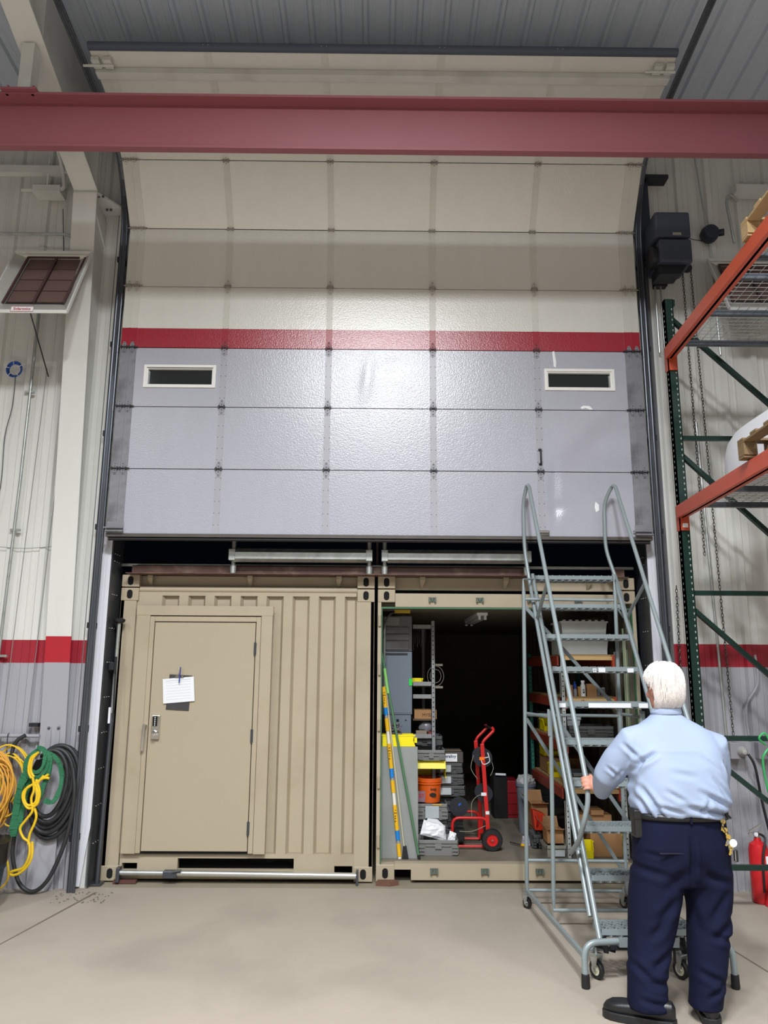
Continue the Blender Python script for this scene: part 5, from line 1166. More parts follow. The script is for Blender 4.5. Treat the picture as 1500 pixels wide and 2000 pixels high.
for v,nm in zip(me.vertices,vn):
    d=0; x,z=v.co.x,v.co.z
    for x0,z0,x1,z1,w,dp in folds:
        ex,ez=x1-x0,z1-z0; L2=ex*ex+ez*ez; t=((x-x0)*ex+(z-z0)*ez)/L2
        if -.1<t<1.1:
            t2=min(max(t,0),1); q=math.hypot(x-x0-ex*t2,z-z0-ez*t2); e=math.sin(PI*min(max((t+.1)/1.2,0),1))
            d+=dp*e*(-math.exp(-(q/w)**2)+.6*math.exp(-((q-w*1.7)/w)**2))
    d+=.003*math.sin(12*z+9*x)
    v.co+=nm*d
trz=from_mesh(me,'trousers',m_navy,per)
pk=MB().box(1.565,1.70,4.484,4.492,.868,.874); pk.v=[V((p.x,p.y+.12*(p.x-1.63)**2*6,p.z)) for p in pk.v]; pk.build('back_pocket_welt',mat('dark_navy_seam','#0e1326',.8),trz)
bl=MB(); q=[]
for dz in (0,.034):
    for k in range(44):
        t=2*PI*k/44; c,s=math.cos(t),math.sin(t); q.append((1.749+.268*math.copysign(abs(c)**.82,c),4.67+.176*math.copysign(abs(s)**.82,s),1.035+dz))
bl.add(q,[(k,(k+1)%44,44+(k+1)%44,44+k) for k in range(44)],True); bo=bl.build('belt',m_leather,per); sm=bo.modifiers.new('s','SOLIDIFY'); sm.thickness=.006; sm.offset=1
MB().box(1.745,1.757,4.485,4.495,1.025,1.08).build('belt_loop',m_navy,per)
ho_=MB().box(1.465,1.515,4.58,4.66,.93,1.08).build('belt_pouch',m_leather,per,bev=.012); MB().box(1.462,1.518,4.575,4.665,1.03,1.085).build('pouch_flap',m_leather,ho_,bev=.008)
MB().prism([(1.95,4.55,1.085),(1.98,4.55,1.05),(2.0,4.55,1.04),(2.005,4.55,1.05),(1.985,4.55,1.07),(1.96,4.55,1.11)],(0,.02,0)).build('belt_clip',m_leather,per)
ky=thing('key_ring',(2.04,4.5,.75),"bunch of brass and steel keys with black fob hanging at the man's right hip",'keys')
kz=0
for i,(x,z,a,mm) in enumerate(((2.025,.95,.2,'b'),(2.03,.905,-.3,'b'),(2.045,.87,.35,'b'),(2.04,.84,-.15,'s'),(2.055,.825,.3,'b'))):
    T=M4.Translation((x-.085,4.515-.004*i,z+.085))@M4.Rotation(a,4,'Y')
    k_=MB().prism([(.014*math.cos(t),0,.014*math.sin(t)) for t in [2*PI*j/12 for j in range(12)]],(0,.0025,0)); k_.box(-.005,.005,0,.0025,-.05,-.01); k_.box(.005,.009,0,.0025,-.04,-.03)
    k_.v=[T@p for p in k_.v]; k_.build('key',mat('brass_key','#d8b660',.3,metal=.7) if mm=='b' else m_chrome,ky)
MB().tube(cr([(1.95,4.53,1.08),(1.945,4.505,1.05),(1.93,4.51,1.02),(1.945,4.505,.985)],4),.003,6).build('chain',m_chrome,ky)
MB().lathe((1.98,4.50,.925),[(.0,0),(.021,0),(.021,.003),(0,.003)],18,axis=(0,-1,0)).build('round_tag',m_paper,ky)
MB().box(1.985,2.005,4.5,4.512,.825,.89).build('fob',m_black,ky,bev=.006); MB().box(1.983,1.989,4.498,4.514,.83,.885).build('fob_trim',m_chrome,ky)
# shoes
def shoe(heel,toe,lb):
    h,t=V(heel),V(toe); d=(t-h); L_=d.length; d.normalize(); s=V((-d.y,d.x,0))
    o=thing('shoe',((h.x+t.x)/2,(h.y+t.y)/2,0))
    o.parent=per; o.matrix_parent_inverse=M4.Translation(-PORG[per.name])
    def ring(u,w,z0,z1,n=16):
        c=h+d*(L_*u); return c,w,z0,z1
    prof=[(0,.012,.035,.1),(.04,.036,.028,.125),(.15,.046,.026,.132),(.3,.048,.026,.126),(.45,.049,.026,.115),(.6,.054,.026,.102),(.75,.058,.026,.098),(.88,.053,.026,.09),(.96,.038,.028,.075),(1,.014,.032,.055)]
    mb=MB(); vs=[]; n=20
    for u,w,z0,z1 in prof:
        c=h+d*(L_*u)
        for k in range(n):
            a=2*PI*k/n; ca,sa=math.cos(a),math.sin(a)
            vs.append(c+s*(w*math.copysign(abs(ca)**.8,ca))+V((0,0,(z0+z1)/2+(z1-z0)/2*math.copysign(abs(sa)**.8,sa))))
    m_=len(prof); mb.add(vs,[(i*n+k,i*n+(k+1)%n,(i+1)*n+(k+1)%n,(i+1)*n+k) for i in range(m_-1) for k in range(n)],True); mb.add(vs[:n],[tuple(range(n))]); mb.add(vs[-n:],[tuple(range(n))])
    up=mb.build('upper',m_leather,o)
    mb=MB(); out=[]
    for u,w,_,_ in prof: out.append((u,w+.007))
    pts=[h+d*(L_*(-.01+1.02*u))+s*w for u,w in out]+[h+d*(L_*(-.01+1.02*u))-s*w for u,w in out[::-1]]
    mb.prism([V((p.x,p.y,.001)) for p in pts],(0,0,.04)); mb.build('sole',m_black,o,bev=.004)
    c=h+d*(L_*.42)+s*(-.046 if s.y>0 else .046); return o,c
so,c=shoe((1.60,4.50,0),(1.262,4.665,0),'')
MB().box(1.43,1.455,4.516,4.522,.095,.108).build('red_tab',mat('red_tab','#c23a44',.5),so)
shoe((1.80,4.51,0),(1.87,4.83,0),'')
# ================= PALLET RACK (right) =================
pr=thing('pallet_rack',(3.1,5.3,0),'tall green and orange pallet rack with wire decks at the right','rack')
D=V((.052,1,0)).normalized()       # beams run along this, slightly turned
PX=2.585; PY=6.4; DEP=1.07
EX=V((1,-.03,0)).normalized()
def up(x,y,nm='post'):
    mb=MB(); mb.box(x,x+.075,y,y+.004,0.012,5.17); mb.box(x,x+.004,y,y+.07,0.012,5.17); mb.box(x+.071,x+.075,y,y+.07,.012,5.17); mb.box(x-.0,x+.004,y,y+.07,.012,5.17)
    p=mb.build('upright_post',m_green,pr); MB().box(x-.02,x+.1,y-.02,y+.1,.0,.012).build('foot_plate',m_green,p); return p
for yy in (6.4,3.4):
    x0=PX-(6.4-yy)*.052
    for xx in (x0,x0+DEP):
        p=up(xx,yy)
        h=MB(); z=.2
        while z<5.1:
            h.prism([(xx-.001,yy+.028,z),(xx-.001,yy+.042,z),(xx-.001,yy+.038,z-.02),(xx-.001,yy+.032,z-.02)],(.0005,0,0)); h.prism([(xx+.052,yy-.0012,z),(xx+.064,yy-.0012,z),(xx+.061,yy-.0012,z-.018),(xx+.055,yy-.0012,z-.018)],(0,.0005,0)); z+=.0508
        h.build('teardrop_slot',mat('slot_light','#9aa39c',.6) ,p,kind='stuff')
    zs=[.34,1.32,2.5,3.86,4.96]
    for i,z in enumerate(zs[:-1]): MB().bar((x0+.07,yy+.035,z),(x0+DEP,yy+.035,z),.035,.04).build('horizontal_brace',m_green,pr)
    for a,b in ((4.98,4.0),(3.70,2.72),(2.36,1.45),(1.22,.42)): MB().bar((x0+.07,yy+.035,a),(x0+DEP,yy+.035,b),.035,.045,up=(0,1,0)).build('diagonal_brace',m_green,pr)
MB().bar((2.66,6.46,5.12),(2.66,6.46,5.18),.06,.06).build('post_cap',m_green,pr)
for z in (3.19,4.64):
    for dx in (0,DEP+.02):
        a=V((PX-.005+dx,6.40,z)); b=V((PX-.005+dx-(2.93)*.052,3.47,z))
        mb=MB().bar(a,b,.05,.105); mb.bar(a+V((.03,0,-.02)),b+V((.03,0,-.02)),.05,.065); mb.build('load_beam',m_orange,pr)
        mb=MB().box(PX-.012+dx,PX+.07+dx,6.385,6.40,z-.16,z+.06); mb.box(PX-.012+dx,PX-.006+dx,6.385,6.46,z-.16,z+.06); mb.build('beam_connector',m_orange,pr)
    MB().box(PX+.01,PX+.055,6.383,6.385,z-.135,z-.10).build('load_label',m_paper,pr) if z<4 else None
    # wire deck: wires, support channels, waterfall ends
    for sec in (0,1):
        y1=6.37-sec*1.44; y0=y1-1.40
        dk=MB(); zt=z+.058
        x=0
        k=0
        while k<=22:
            y=y0+(y1-y0)*k/22; xo=PX-(6.4-y)*.052
            dk.tube([(xo-.012,y,zt-.035),(xo-.008,y,zt),(xo+DEP+.05,y,zt),(xo+DEP+.055,y,zt-.035)],.0028,5,caps=False); k+=1
        for k in range(15):
            dx=.02+(DEP)*k/14; dk.tube([(PX-(6.4-y0)*.052+dx,y0,zt+.005),(PX-(6.4-y1)*.052+dx,y1,zt+.005)],.0026,5,caps=False)
        d_=dk.build('wire_deck',m_galv,pr)
        for k in range(3):
            y=y0+.12+(y1-y0-.24)*k/2; xo=PX-(6.4-y)*.052
            MB().box(xo+.04,xo+DEP,y-.02,y+.02,zt-.045,zt-.004).build('support_channel',m_track,d_)
# pallets and load
def pallet(x0,y0,lx,ly,z0,label,m,turn=-.052):
    t=thing('pallet',(x0+lx/2,y0+ly/2,z0),label,'pallet')
    def B(a,b,c,d,e,f,nm):
        q=MB().box(a,b,c,d,e,f); q.v=[V((p.x+(p.y-6.4)*.052,p.y,p.z)) for p in q.v]; q.build(nm,m,t,bev=.002)
    n=6
    for k in range(n):
        y=y0+(ly-.09)*k/(n-1); B(x0,x0+lx,y,y+.09,z0+.121,z0+.138,'deck_board')
    for k in range(3):
        y=y0+(ly-.09)*k/2; B(x0,x0+lx,y,y+.09,z0,z0+.016,'bottom_board')
    for i in (range(3) if lx>.5 else (0,2)):
        x=x0+(lx-.09)*i/2
        B(x,x+.09,y0,y0+ly,z0+.104,z0+.12,'stringer_board') if True else None
        for k in range(3):
            y=y0+(ly-.1)*k/2; B(x,x+.09,y,y+.1,z0+.017,z0+.103,'block')
    return t
pallet(2.54,3.56,1.0,1.13,4.705,'pale new wood pallet on the top wire deck at the right',m_wood)
pallet(2.515,3.9,.27,1.09,3.257,'narrow weathered brown block pallet on the lower wire deck at the right',m_oldwood)
wt=thing('white_tank',(3.25,5.0,3.26),'big white round edged plastic tank on the lower wire deck behind the pallet','tank')
m_wp=mat('white_moulded_plastic','#e6e8ec',.35,var=.02)
mb=MB(); n=40; pts=[]
cx_,cy_,rx_,ry_=3.20,5.0,.43,1.14
prof=[(1.0,3.258),(1.0,3.45),(.985,3.58),(.955,3.66),(.89,3.72),(.7,3.76),(.0,3.77)]
vs=[]
for f,z in prof:
    for k in range(n):
        a=2*PI*k/n; vs.append((cx_+rx_*f*math.copysign(abs(math.cos(a))**.35,math.cos(a))+0*z,cy_+ry_*f*math.copysign(abs(math.sin(a))**.35,math.sin(a)),z))
m_=len(prof)-1; vs=vs[:-n]+[(cx_,cy_,3.77)]
mb.add(vs,[(i*n+k,i*n+(k+1)%n,(i+1)*n+(k+1)%n,(i+1)*n+k) for i in range(m_-1) for k in range(n)]+[((m_-1)*n+k,(m_-1)*n+(k+1)%n,m_*n) for k in range(n)],True)
mb.build('tank_shell',m_wp,wt)
mb=MB(); mb.tube([(cx_+(rx_+.006)*math.copysign(abs(math.cos(2*PI*k/n))**.35,math.cos(2*PI*k/n)),cy_+(ry_+.006)*math.copysign(abs(math.sin(2*PI*k/n))**.35,math.sin(2*PI*k/n)),3.272) for k in range(n)],.01,6,closed=True); mb.build('tank_rim',m_wp,wt)
# ---------------- heaters
def heater(x0,x1,yb,yf,zb,zt,label,lab=True,flip=1):
    t=thing('radiant_heater',((x0+x1)/2,(yb+yf)/2,zb),label,'heater')
    # housing: tilted box with flared reflector; front face looks down to the room
    P=lambda x,y,z:(x,y,z)
    xi0,xi1=x0+.09,x1-.09
    A=[(x0,yf,zb),(x1,yf,zb),(x1,yb-.03,zt),(x0,yb-.03,zt)]      # outer rim of the reflector
    Bq=[(xi0,yf+.13,zb+.13),(xi1,yf+.13,zb+.13),(xi1-.03,yb-.0,zt-.05),(xi0+.03,yb-.0,zt-.05)]  # inner
    mb=MB()
    o=V((0,.012,.01))
    for i in range(4):
        j=(i+1)%4; q=[V(A[i]),V(A[j]),V(Bq[j]),V(Bq[i])]; mb.prism([tuple(p) for p in q],tuple(o))
    mb.build('reflector',mat('heater_reflector','#c4c3bc',.35,metal=.3,var=.05),t)
    mb=MB(); q=[V(p)+V((0,.02,.015)) for p in Bq]; mb.prism([tuple(p) for p in q],(0,.1,.08)); mb.build('burner_box',m_track,t)
    e1=(V(Bq[1])-V(Bq[0])); e2=(V(Bq[3])-V(Bq[0])); nn=e1.cross(e2).normalized(); 
    if nn.y>0: nn=-nn
    for i in range(2):
        for j in range(4):
            u0,u1=.04+i*.48,.04+i*.48+.44; v0,v1=.03+j*.24,.03+j*.24+.22
            q=[V(Bq[0])+e1*a+e2*b+V((0,.015,.012)) for a,b in ((u0,v0),(u1,v0),(u1,v1),(u0,v1))]
            MB().prism([tuple(p) for p in q],tuple(nn*.012)).build('ceramic_plaque',mat('brown_ceramic','#6a524c',.8,var=.15,bump=.3,bscale=120),t)
    mb=MB(); 
    for u in (.0,.5,1.0): mb.tube([V(Bq[0])+e1*u+nn*.02,V(Bq[3])+e1*u+nn*.02],.012,6)
    mb.tube([V(Bq[3])+nn*.02,V(Bq[2])+nn*.02],.012,6); mb.build('grid_bar',mat('rusty_bar','#4a3230',.6),t)
    mb=MB().bar(V(A[0])+V((0,-.004,0)),V(A[1])+V((0,-.004,0)),.012,.03); mb.bar(A[1],A[2],.012,.03); mb.bar(A[0],A[3],.012,.03); mb.bar(A[2],A[3],.03,.03); mb.build('rim',m_white,t)
    mb=MB(); mb.prism([(x0,yf,zb),(x1,yf,zb),(x1-.06,yf+.11,zb+.085),(x0+.06,yf+.11,zb+.085)],(0,.01,.006)); mb.build('front_lip',m_white,t)
    hs=[((x1-.08,yb,zt),(x1-.08,7.03,zt+.12),.01),((x0+.15,yb,zt),(x0+.15,7.03,zt+.12),.01)]
    if flip>0: hs.append((((x0+x1)/2+.03,yf,zb+.02),(-3.22,7.035,zb-.28),.006))
    for a_,b_,r_ in hs: MB().tube([a_,b_],r_,6).build('hanger',m_dark,t)
    if lab:
        c=V(((x0+x1)/2+.05,yf+.045,zb+.04)); 
        tl=math.atan2(.085,.11)
        Mx=M4.Translation((x0+.33,yf-.010,zb+.02))@M4.Rotation(math.radians(80),4,'X')
        lb=MB().box(-.10,.10,-.026,.026,-.001,.001); lb.v=[Mx@p for p in lb.v]; l_=lb.build('name_plate',m_paper,t)
        bd=MB()
        for q in ((-.1,.1,.023,.026),(-.1,.1,-.026,-.023),(-.1,-.097,-.026,.026),(.097,.1,-.026,.026)): bd.box(q[0],q[1],q[2],q[3],.001,.0016)
        bd.v=[Mx@p for p in bd.v]; bd.build('red_border',mat('label_red','#b8222c',.5),l_)
        text('Solaronics',.036,Mx@M4.Translation((0,0,.0018)),mat('label_red','#b8222c'),l_,bold=.0008)
    return t
heater(-3.46,-2.74,6.66,6.22,4.90,5.70,'left radiant heater with ceramic grid on the wall beside the column')
heater(3.22,3.95,6.88,6.49,5.12,5.82,'right radiant heater behind the upper wire deck',lab=False,flip=-1)
MB().tube(rnd([(-3.9,6.88,6.05),(-3.08,6.88,6.05),(-3.0,6.9,5.95),(-2.985,6.95,5.5)],.15),.016,8).build('heater_pipe',m_galv,label='bent grey gas pipe over the left heater',cat='pipe')
MB().tube([(-3.17,7.0,5.9),(-3.22,6.99,6.4)],.004,6).build('hanging_wire',m_dark,label='thin dark wire hanging above the left heater',cat='wire')
# conduits and cables on the left wall
t=thing('conduit',(-3.38,7.01,3),'long shiny metal conduit running down the left wall below the heater','conduit')
MB().tube([(-3.36,7.01,5.35),(-3.375,7.01,3.6),(-3.42,7.01,1.2)],.013,10).build('conduit_tube',m_galv,t)
for z in (4.45,3.1,1.95): MB().box(-3.42,-3.33,7.0,7.03,z-.01,z+.01).build('strap',m_galv,t)
bcoil=thing('cable_coil',(-3.52,7.0,4.6),'blue cable coil on the left wall with a lead trailing down','cable coil')
mb=MB()
for k in range(5):
    r_=.058+.004*k; mb.tube([(-3.53+r_*math.cos(a),6.995-.004*k,4.67+r_*1.05*math.sin(a)) for a in [2*PI*i/28 for i in range(28)]],.006,6,closed=True)
mb.build('coil',mat('blue_cable','#1e4fa0',.45),bcoil); mb=MB()
for a in (.5,1.7,2.9,4.1,5.3): mb.tube([(-3.53+.045*math.cos(a),6.97,4.67+.045*math.sin(a)),(-3.53+.09*math.cos(a),6.97,4.67+.09*math.sin(a))],.0035,6)
mb.build('cable_tie',m_paper,bcoil)
MB().tube(cr([(-3.515,6.99,4.6),(-3.52,7.0,4.3),(-3.56,7.0,4.0),(-3.55,7.0,3.5),(-3.62,7.0,3.0)],5),.005,6).build('lead',mat('grey_lead','#55585c',.5),bcoil)
for x,lb in ((-3.24,'left'),(-3.02,'right')): MB().tube([(x,7.035,4.7),(x-.09,7.035,.9)],.003,5).build('control_wire',mat('thin_grey_wire','#8a8a88',.6),label='thin grey wire down the left wall, %s of two'%lb,cat='wire')
MB().tube(cr([(-3.6,7.03,2.95),(-3.3,7.03,2.93),(-3.02,7.03,2.95)],5),.003,5).build('control_wire',mat('thin_grey_wire','#8a8a88'),label='thin wire strung level across the left wall above the stripe',cat='wire')
MB().tube([(-2.90,6.85,4.86),(-2.80,6.77,4.86)],.004,6).sphere((-2.82,6.775,4.86),.01,8,6).build('column_hook',m_dark,label='small dark hook on the face of the white column',cat='hook')
# horizontal air pipe, hooks, hoses and cords
t=thing('air_pipe',(-3.3,6.98,1.27),'grey painted air pipe level along the left wall','pipe')
MB().tube([(-4.4,6.98,1.265),(-2.96,6.98,1.262)],.016,10).build('pipe_tube',mat('grey_pipe_paint','#9b9ba2',.4),t)
MB().box(-3.06,-2.98,6.97,7.04,1.34,1.37).build('pipe_clip',m_dark,t)
MB().tube(cr([(-3.22,6.96,1.285),(-3.225,6.95,1.26),(-3.22,6.955,1.1),(-3.215,6.95,.95)],4),.005,6).build('hanging_hook',m_track,label='long wire hook hanging from the air pipe over the orange cords',cat='hook')
hk=thing('hose_hanger',(-2.86,6.9,1.15),'grey flat steel hanger bolted to the column carrying the hoses','hanger')
mb=MB().box(-2.905,-2.865,6.985,6.992,1.12,1.34); mb.box(-2.905,-2.865,6.80,6.99,1.085,1.092); mb.box(-2.905,-2.865,6.798,6.805,1.085,1.2); mb.box(-2.82,-2.79,6.985,6.992,1.1,1.36); mb.build('flat_bar',mat('grey_pipe_paint','#9b9ba2'),hk)
for x in (-2.885,-2.80): MB().sphere((x,6.98,1.33),.012,10,6).build('bolt',m_track,hk)
m_hose=mat('black_hose','#2b2c2e',.5,var=.2)
def loop(cx,cz,rx,rz,y,r_,n=40,tilt=0,wob=.02):
    pts=[]
    for i in range(n):
        a=2*PI*i/n; x=rx*math.cos(a)*(1+wob*math.sin(3*a)); z=rz*math.sin(a)
        pts.append((cx+x*math.cos(tilt)-z*math.sin(tilt),y+.008*math.sin(2*a),cz+x*math.sin(tilt)+z*math.cos(tilt)))
    return pts
t=thing('black_hose',(-2.85,6.93,.05),'thick black hose coiled on the column hanger with its loop on the floor','hose')
mb=MB()
for i,(cx,cz,rx,rz,y,tl) in enumerate(((-2.80,.84,.19,.33,6.95,-.12),(-2.79,.86,.17,.30,6.915,-.1),(-2.78,.83,.205,.36,6.935,-.14),(-2.81,.88,.15,.27,6.90,-.05),(-2.77,.80,.21,.38,6.965,-.15))):
    mb.tube(loop(cx,cz,rx,rz,y,.018,tilt=tl),.019,10,closed=True)
mb.build('coil',m_hose,t)
MB().tube(cr([(-3.07,6.95,1.27),(-3.15,6.94,1.2),(-3.17,6.93,1.02),(-3.14,6.92,.75),(-3.07,6.91,.5),(-3.06,6.9,.3),(-2.98,6.89,.09),(-2.86,6.88,.022),(-2.75,6.885,.1),(-2.66,6.89,.3),(-2.60,6.9,.55),(-2.585,6.9,.8),(-2.62,6.92,1.0)],7),.0175,10).build('trailing_loop',m_hose,t)
t=thing('green_sling',(-2.85,6.85,.5),'green fabric sling looped over the hoses','sling')
m_sl=mat('green_webbing','#2a6e4b',.75,var=.2,scale=14,bump=.4,bscale=30)
def ribbon(pts,w,th=.012,tw=0,k=5):
    P=cr(pts,k); mb=MB()
    for i,(a,b) in enumerate(zip(P,P[1:])):
        ang=.5*math.sin(i*.5+tw); mb.bar(a,b+(b-a)*.15,w*(1+.12*math.sin(i*.9)),th*(1+.3*math.sin(i*1.7)),up=(math.sin(ang)*.6,-1,0)); 
    return mb
ribbon([(-2.89,6.80,1.16),(-2.97,6.79,1.08),(-2.965,6.79,.98),(-2.90,6.785,.94),(-2.82,6.785,.97),(-2.79,6.79,1.06),(-2.83,6.79,1.16),(-2.89,6.79,1.185)],.035,tw=0).build('head_loop',m_sl,t)
ribbon([(-2.86,6.785,1.15),(-2.93,6.775,1.12),(-2.935,6.775,1.02),(-2.87,6.77,.985),(-2.82,6.77,1.03),(-2.81,6.775,1.12)],.028,tw=2).build('head_loop',m_sl,t)
ribbon([(-2.95,6.80,1.0),(-3.0,6.80,.88),(-3.02,6.81,.74),(-3.035,6.82,.58),(-3.03,6.82,.47)],.06,.02,tw=1).build('tail',m_sl,t)
ribbon([(-2.95,6.83,.98),(-2.955,6.83,.86),(-2.985,6.83,.70),(-2.99,6.83,.52)],.045,.02,tw=2.5).build('tail',m_sl,t)
ribbon([(-2.83,6.79,1.15),(-2.77,6.79,1.1),(-2.78,6.79,.96),(-2.82,6.79,.84),(-2.83,6.79,.77)],.04,.014,tw=.5).build('tail',m_sl,t)
ribbon([(-2.80,6.80,1.14),(-2.71,6.80,1.08),(-2.665,6.80,.96),(-2.675,6.80,.83),(-2.72,6.79,.745),(-2.79,6.79,.76)],.035,.013,tw=1).build('tail',m_sl,t)
t=thing('knotted_rope',(-2.87,6.75,.3),'bright yellow rope knotted and hanging over the green sling','rope')
m_yc=mat('yellow_rope','#e8c01c',.5,var=.15,scale=30); mb=MB(); y=6.755
for q in ([(-2.87,y,1.14),(-2.92,y,1.1),(-2.93,y,1.0),(-2.90,y,.94)],[(-2.86,y,1.15),(-2.905,y,1.09),(-2.91,y,1.0),(-2.88,y,.95)],
          [(-2.76,y,.97),(-2.82,y,.93),(-2.90,y,.88),(-2.955,y,.83),(-2.95,y,.76),(-2.90,y,.70),(-2.84,y,.73),(-2.83,y,.82),(-2.87,y,.9)],
          [(-2.75,y,.94),(-2.80,y,.94),(-2.86,y,.90),(-2.93,y,.86),(-2.945,y,.78),(-2.91,y,.725),(-2.855,y,.74),(-2.84,y,.80),(-2.85,y,.88),(-2.80,y,.96)],
          [(-2.89,y,.95),(-2.87,y,.85),(-2.885,y,.78),(-2.87,y,.72),(-2.83,y,.74),(-2.82,y,.83),(-2.86,y,.93)],
          [(-2.87,y,.72),(-2.87,y,.67),(-2.92,y,.60),(-2.955,y,.54),(-2.92,y,.47),(-2.87,y,.43),(-2.86,y,.33),(-2.90,y,.24),(-2.97,y,.215),(-3.005,y,.20),(-2.98,y,.18),(-2.92,y,.20),(-2.86,y,.26),(-2.835,y,.34),(-2.845,y,.44)],
          [(-2.85,y,.70),(-2.83,y,.64),(-2.84,y,.58),(-2.87,y,.50),(-2.875,y,.42)]):
    mb.tube(cr(q,6),.0105,8)
mb.build('rope',m_yc,t)
def cords(name,cx,cz,n,m,label,seedr,cat='cord coil'):
    rr_=random.Random(seedr); t=thing(name,(cx,6.9,cz-.35),label,cat); mb=MB()
    for k in range(n):
        rx=rr_.uniform(.10,.19); rz=rr_.uniform(.2,.31); mb.tube(loop(cx+rr_.uniform(-.04,.04),cz+rr_.uniform(-.05,.04),rx,rz,6.95-.009*k*.9,.007,30,rr_.uniform(-.2,.2),.06),rr_.uniform(.006,.0085),7,closed=True)
    mb.build('coil',m,t); return t
cords('extension_cord',-3.29,.82,16,mat('orange_cable','#d9a040',.5,var=.12),'orange and yellow extension cords coiled on the wall at the far left',3)
t=cords('thin_extension_cord',-3.17,.86,6,mat('yellow_cable','#e0b828',.5,var=.12),'thin yellow cord coil hanging behind the black hose',5)
MB().tube(cr([(-3.2,6.9,.62),(-3.23,6.88,.5),(-3.17,6.86,.38),(-3.08,6.85,.27),(-3.06,6.85,.12),(-3.12,6.8,.05),(-3.2,6.75,.02)],6),.009,7).build('tail',mat('yellow_cable','#e0b828'),t)
# dark bin at lower left
t=thing('dark_bin',(-3.05,6.25,0),'dark blue green bin with black lining at the left edge','bin')
mb=MB(); mb.lathe((-3.1,6.35,.001),[(.17,0),(.215,.33),(.225,.33),(.225,.36),(.205,.36),(.16,.01)],28); mb.build('bin_body',mat('dark_teal_plastic','#22343c',.5),t)
mb=MB(); mb.lathe((-3.1,6.35,.33),[(.21,0),(.235,.05),(.24,.2),(.2,.21),(.15,.1)],24); 
for i,p in enumerate(mb.v): mb.v[i]=p+V((R.uniform(-.012,.012),R.uniform(-.012,.012),R.uniform(-.015,.015)))
mb.build('liner',mat('black_liner','#1a1514',.35,var=.3),t)
# ---------------- opener, chains etc. at upper right
t=thing('door_opener',(2.8,6.85,5.5),'dark grey motor operator mounted beside the top of the overhead door','door opener')
MB().box(2.64,2.98,6.62,6.95,5.93,6.2).build('motor_cover',mat('dark_blue_grey_casting','#3c4250',.45,var=.1),t,bev=.02)
MB().box(2.66,2.97,6.60,6.95,5.66,5.9).build('gear_case',mat('dark_blue_grey_casting','#3c4250'),t,bev=.02); MB().lathe((2.66,6.75,5.78),[(.0,-.06),(.11,-.05),(.11,.05),(0,.06)],24,axis=(1,0,0)).build('brake_drum',m_dark,t)
MB().prism([(2.66,6.66,5.66),(2.93,6.66,5.66),(2.87,6.66,5.57),(2.66,6.66,5.56)],(0,.2,0)).build('lower_box',m_dark,t); MB().box(2.73,2.85,6.95,7.035,5.6,6.3).build('mounting_plate',m_dark,t)
MB().lathe((3.035,6.885,5.76),[(.0,0),(.045,0),(.045,.03),(0,.03)],20,axis=(0,1,0)).build('chain_wheel',m_dark,t); MB().tube([(2.96,6.9,5.76),(3.04,6.9,5.76)],.012,8).build('wheel_shaft',m_dark,t)
MB().box(2.79,2.87,6.592,6.6,5.935,5.96).build('name_plate',mat('dull_plate','#9a9a94',.5),t)
MB().box(2.625,2.725,6.96,7.035,5.9,6.75).build('chain_guard',mat('dark_navy_steel','#252c3a',.5),label='tall dark steel chain guard between door track and opener',cat='guard')
MB().box(2.66,2.92,6.9,7.035,6.76,6.80).build('shelf_bracket',m_dark,label='dark bracket arm above the door opener',cat='bracket')
for x,y,z0,z1,lb in ((3.0,6.93,2.9,5.76,'left hoist chain dropping from the door opener behind the rack post'),(3.07,6.9,1.3,5.77,'right hoist chain hanging from the door opener down to the stripe')):
    mb=MB(); z=z1; i=0; L0=.032
    xs_=lambda z:(x-(5.7-z)*.0+(.03*(5.7-z)/3 if 'right' in lb else 0)-(.0 if z>2.9 else 0))
    while z>z0:
        c=V((xs_(z),y,z)); w=.0095; q=[]
        for k in range(8):
            a=2*PI*k/8; u=w*math.cos(a); v=.021*math.sin(a); q.append(c+(V((u,0,v)) if i%2 else V((0,u,v))))
        mb.tube(q,.0032,5,closed=True); z-=L0; i+=1
    mb.build('hoist_chain',mat('dark_chain','#4a4844',.4,metal=.7,var=.2),label=lb,cat='chain')
mb=MB(); z=2.6; i=0
while z>1.4:
    c=V((2.70+.025*(z-1.4)/1.2,6.95,z)); q=[c+(V((.0095*math.cos(a),0,.021*math.sin(a))) if i%2 else V((0,.0095*math.cos(a),.021*math.sin(a)))) for a in [2*PI*k/8 for k in range(8)]]; mb.tube(q,.0032,5,closed=True); z-=.032; i+=1
mb.build('hoist_chain',mat('dark_chain','#4a4844'),label='short hoist chain against the wall left of the green rack post',cat='chain')
for x,lb in ((2.735,'left'),(2.79,'right')): MB().tube([(x,6.98,5.6),(x,6.98,4.9)],.009,8).build('flex_conduit',m_galv,label='%s of two short conduits below the door opener'%lb,cat='conduit')
t=thing('alarm_bell',(3.25,6.9,5.95),'dark round junction bell on the upper right wall','bell')
MB().lathe((3.33,7.03,6.19),[(.085,0),(.09,.05),(.075,.10),(.0,.115)],24,axis=(0,-1,0)).build('bell_body',mat('dark_navy_steel','#252c3a'),t); MB().tube([(3.40,6.97,6.19),(3.46,6.95,6.19)],.035,14).build('side_port',m_dark,t)
MB().tube([(3.32,7.02,6.27),(3.25,7.02,7.2)],.009,8).build('conduit',m_galv,label='thin conduit rising from the dark bell on the right wall',cat='conduit')
MB().tube([(3.34,7.02,6.1),(3.35,7.02,4.9)],.009,8).build('conduit',m_galv,label='thin conduit dropping below the dark bell on the right wall',cat='conduit')
MB().tube(cr([(3.0,6.85,6.15),(3.1,6.95,6.12),(3.25,7.0,6.12)],5),.004,6).build('control_lead',m_dark,label='thin lead looping from the opener to the dark bell',cat='wire')
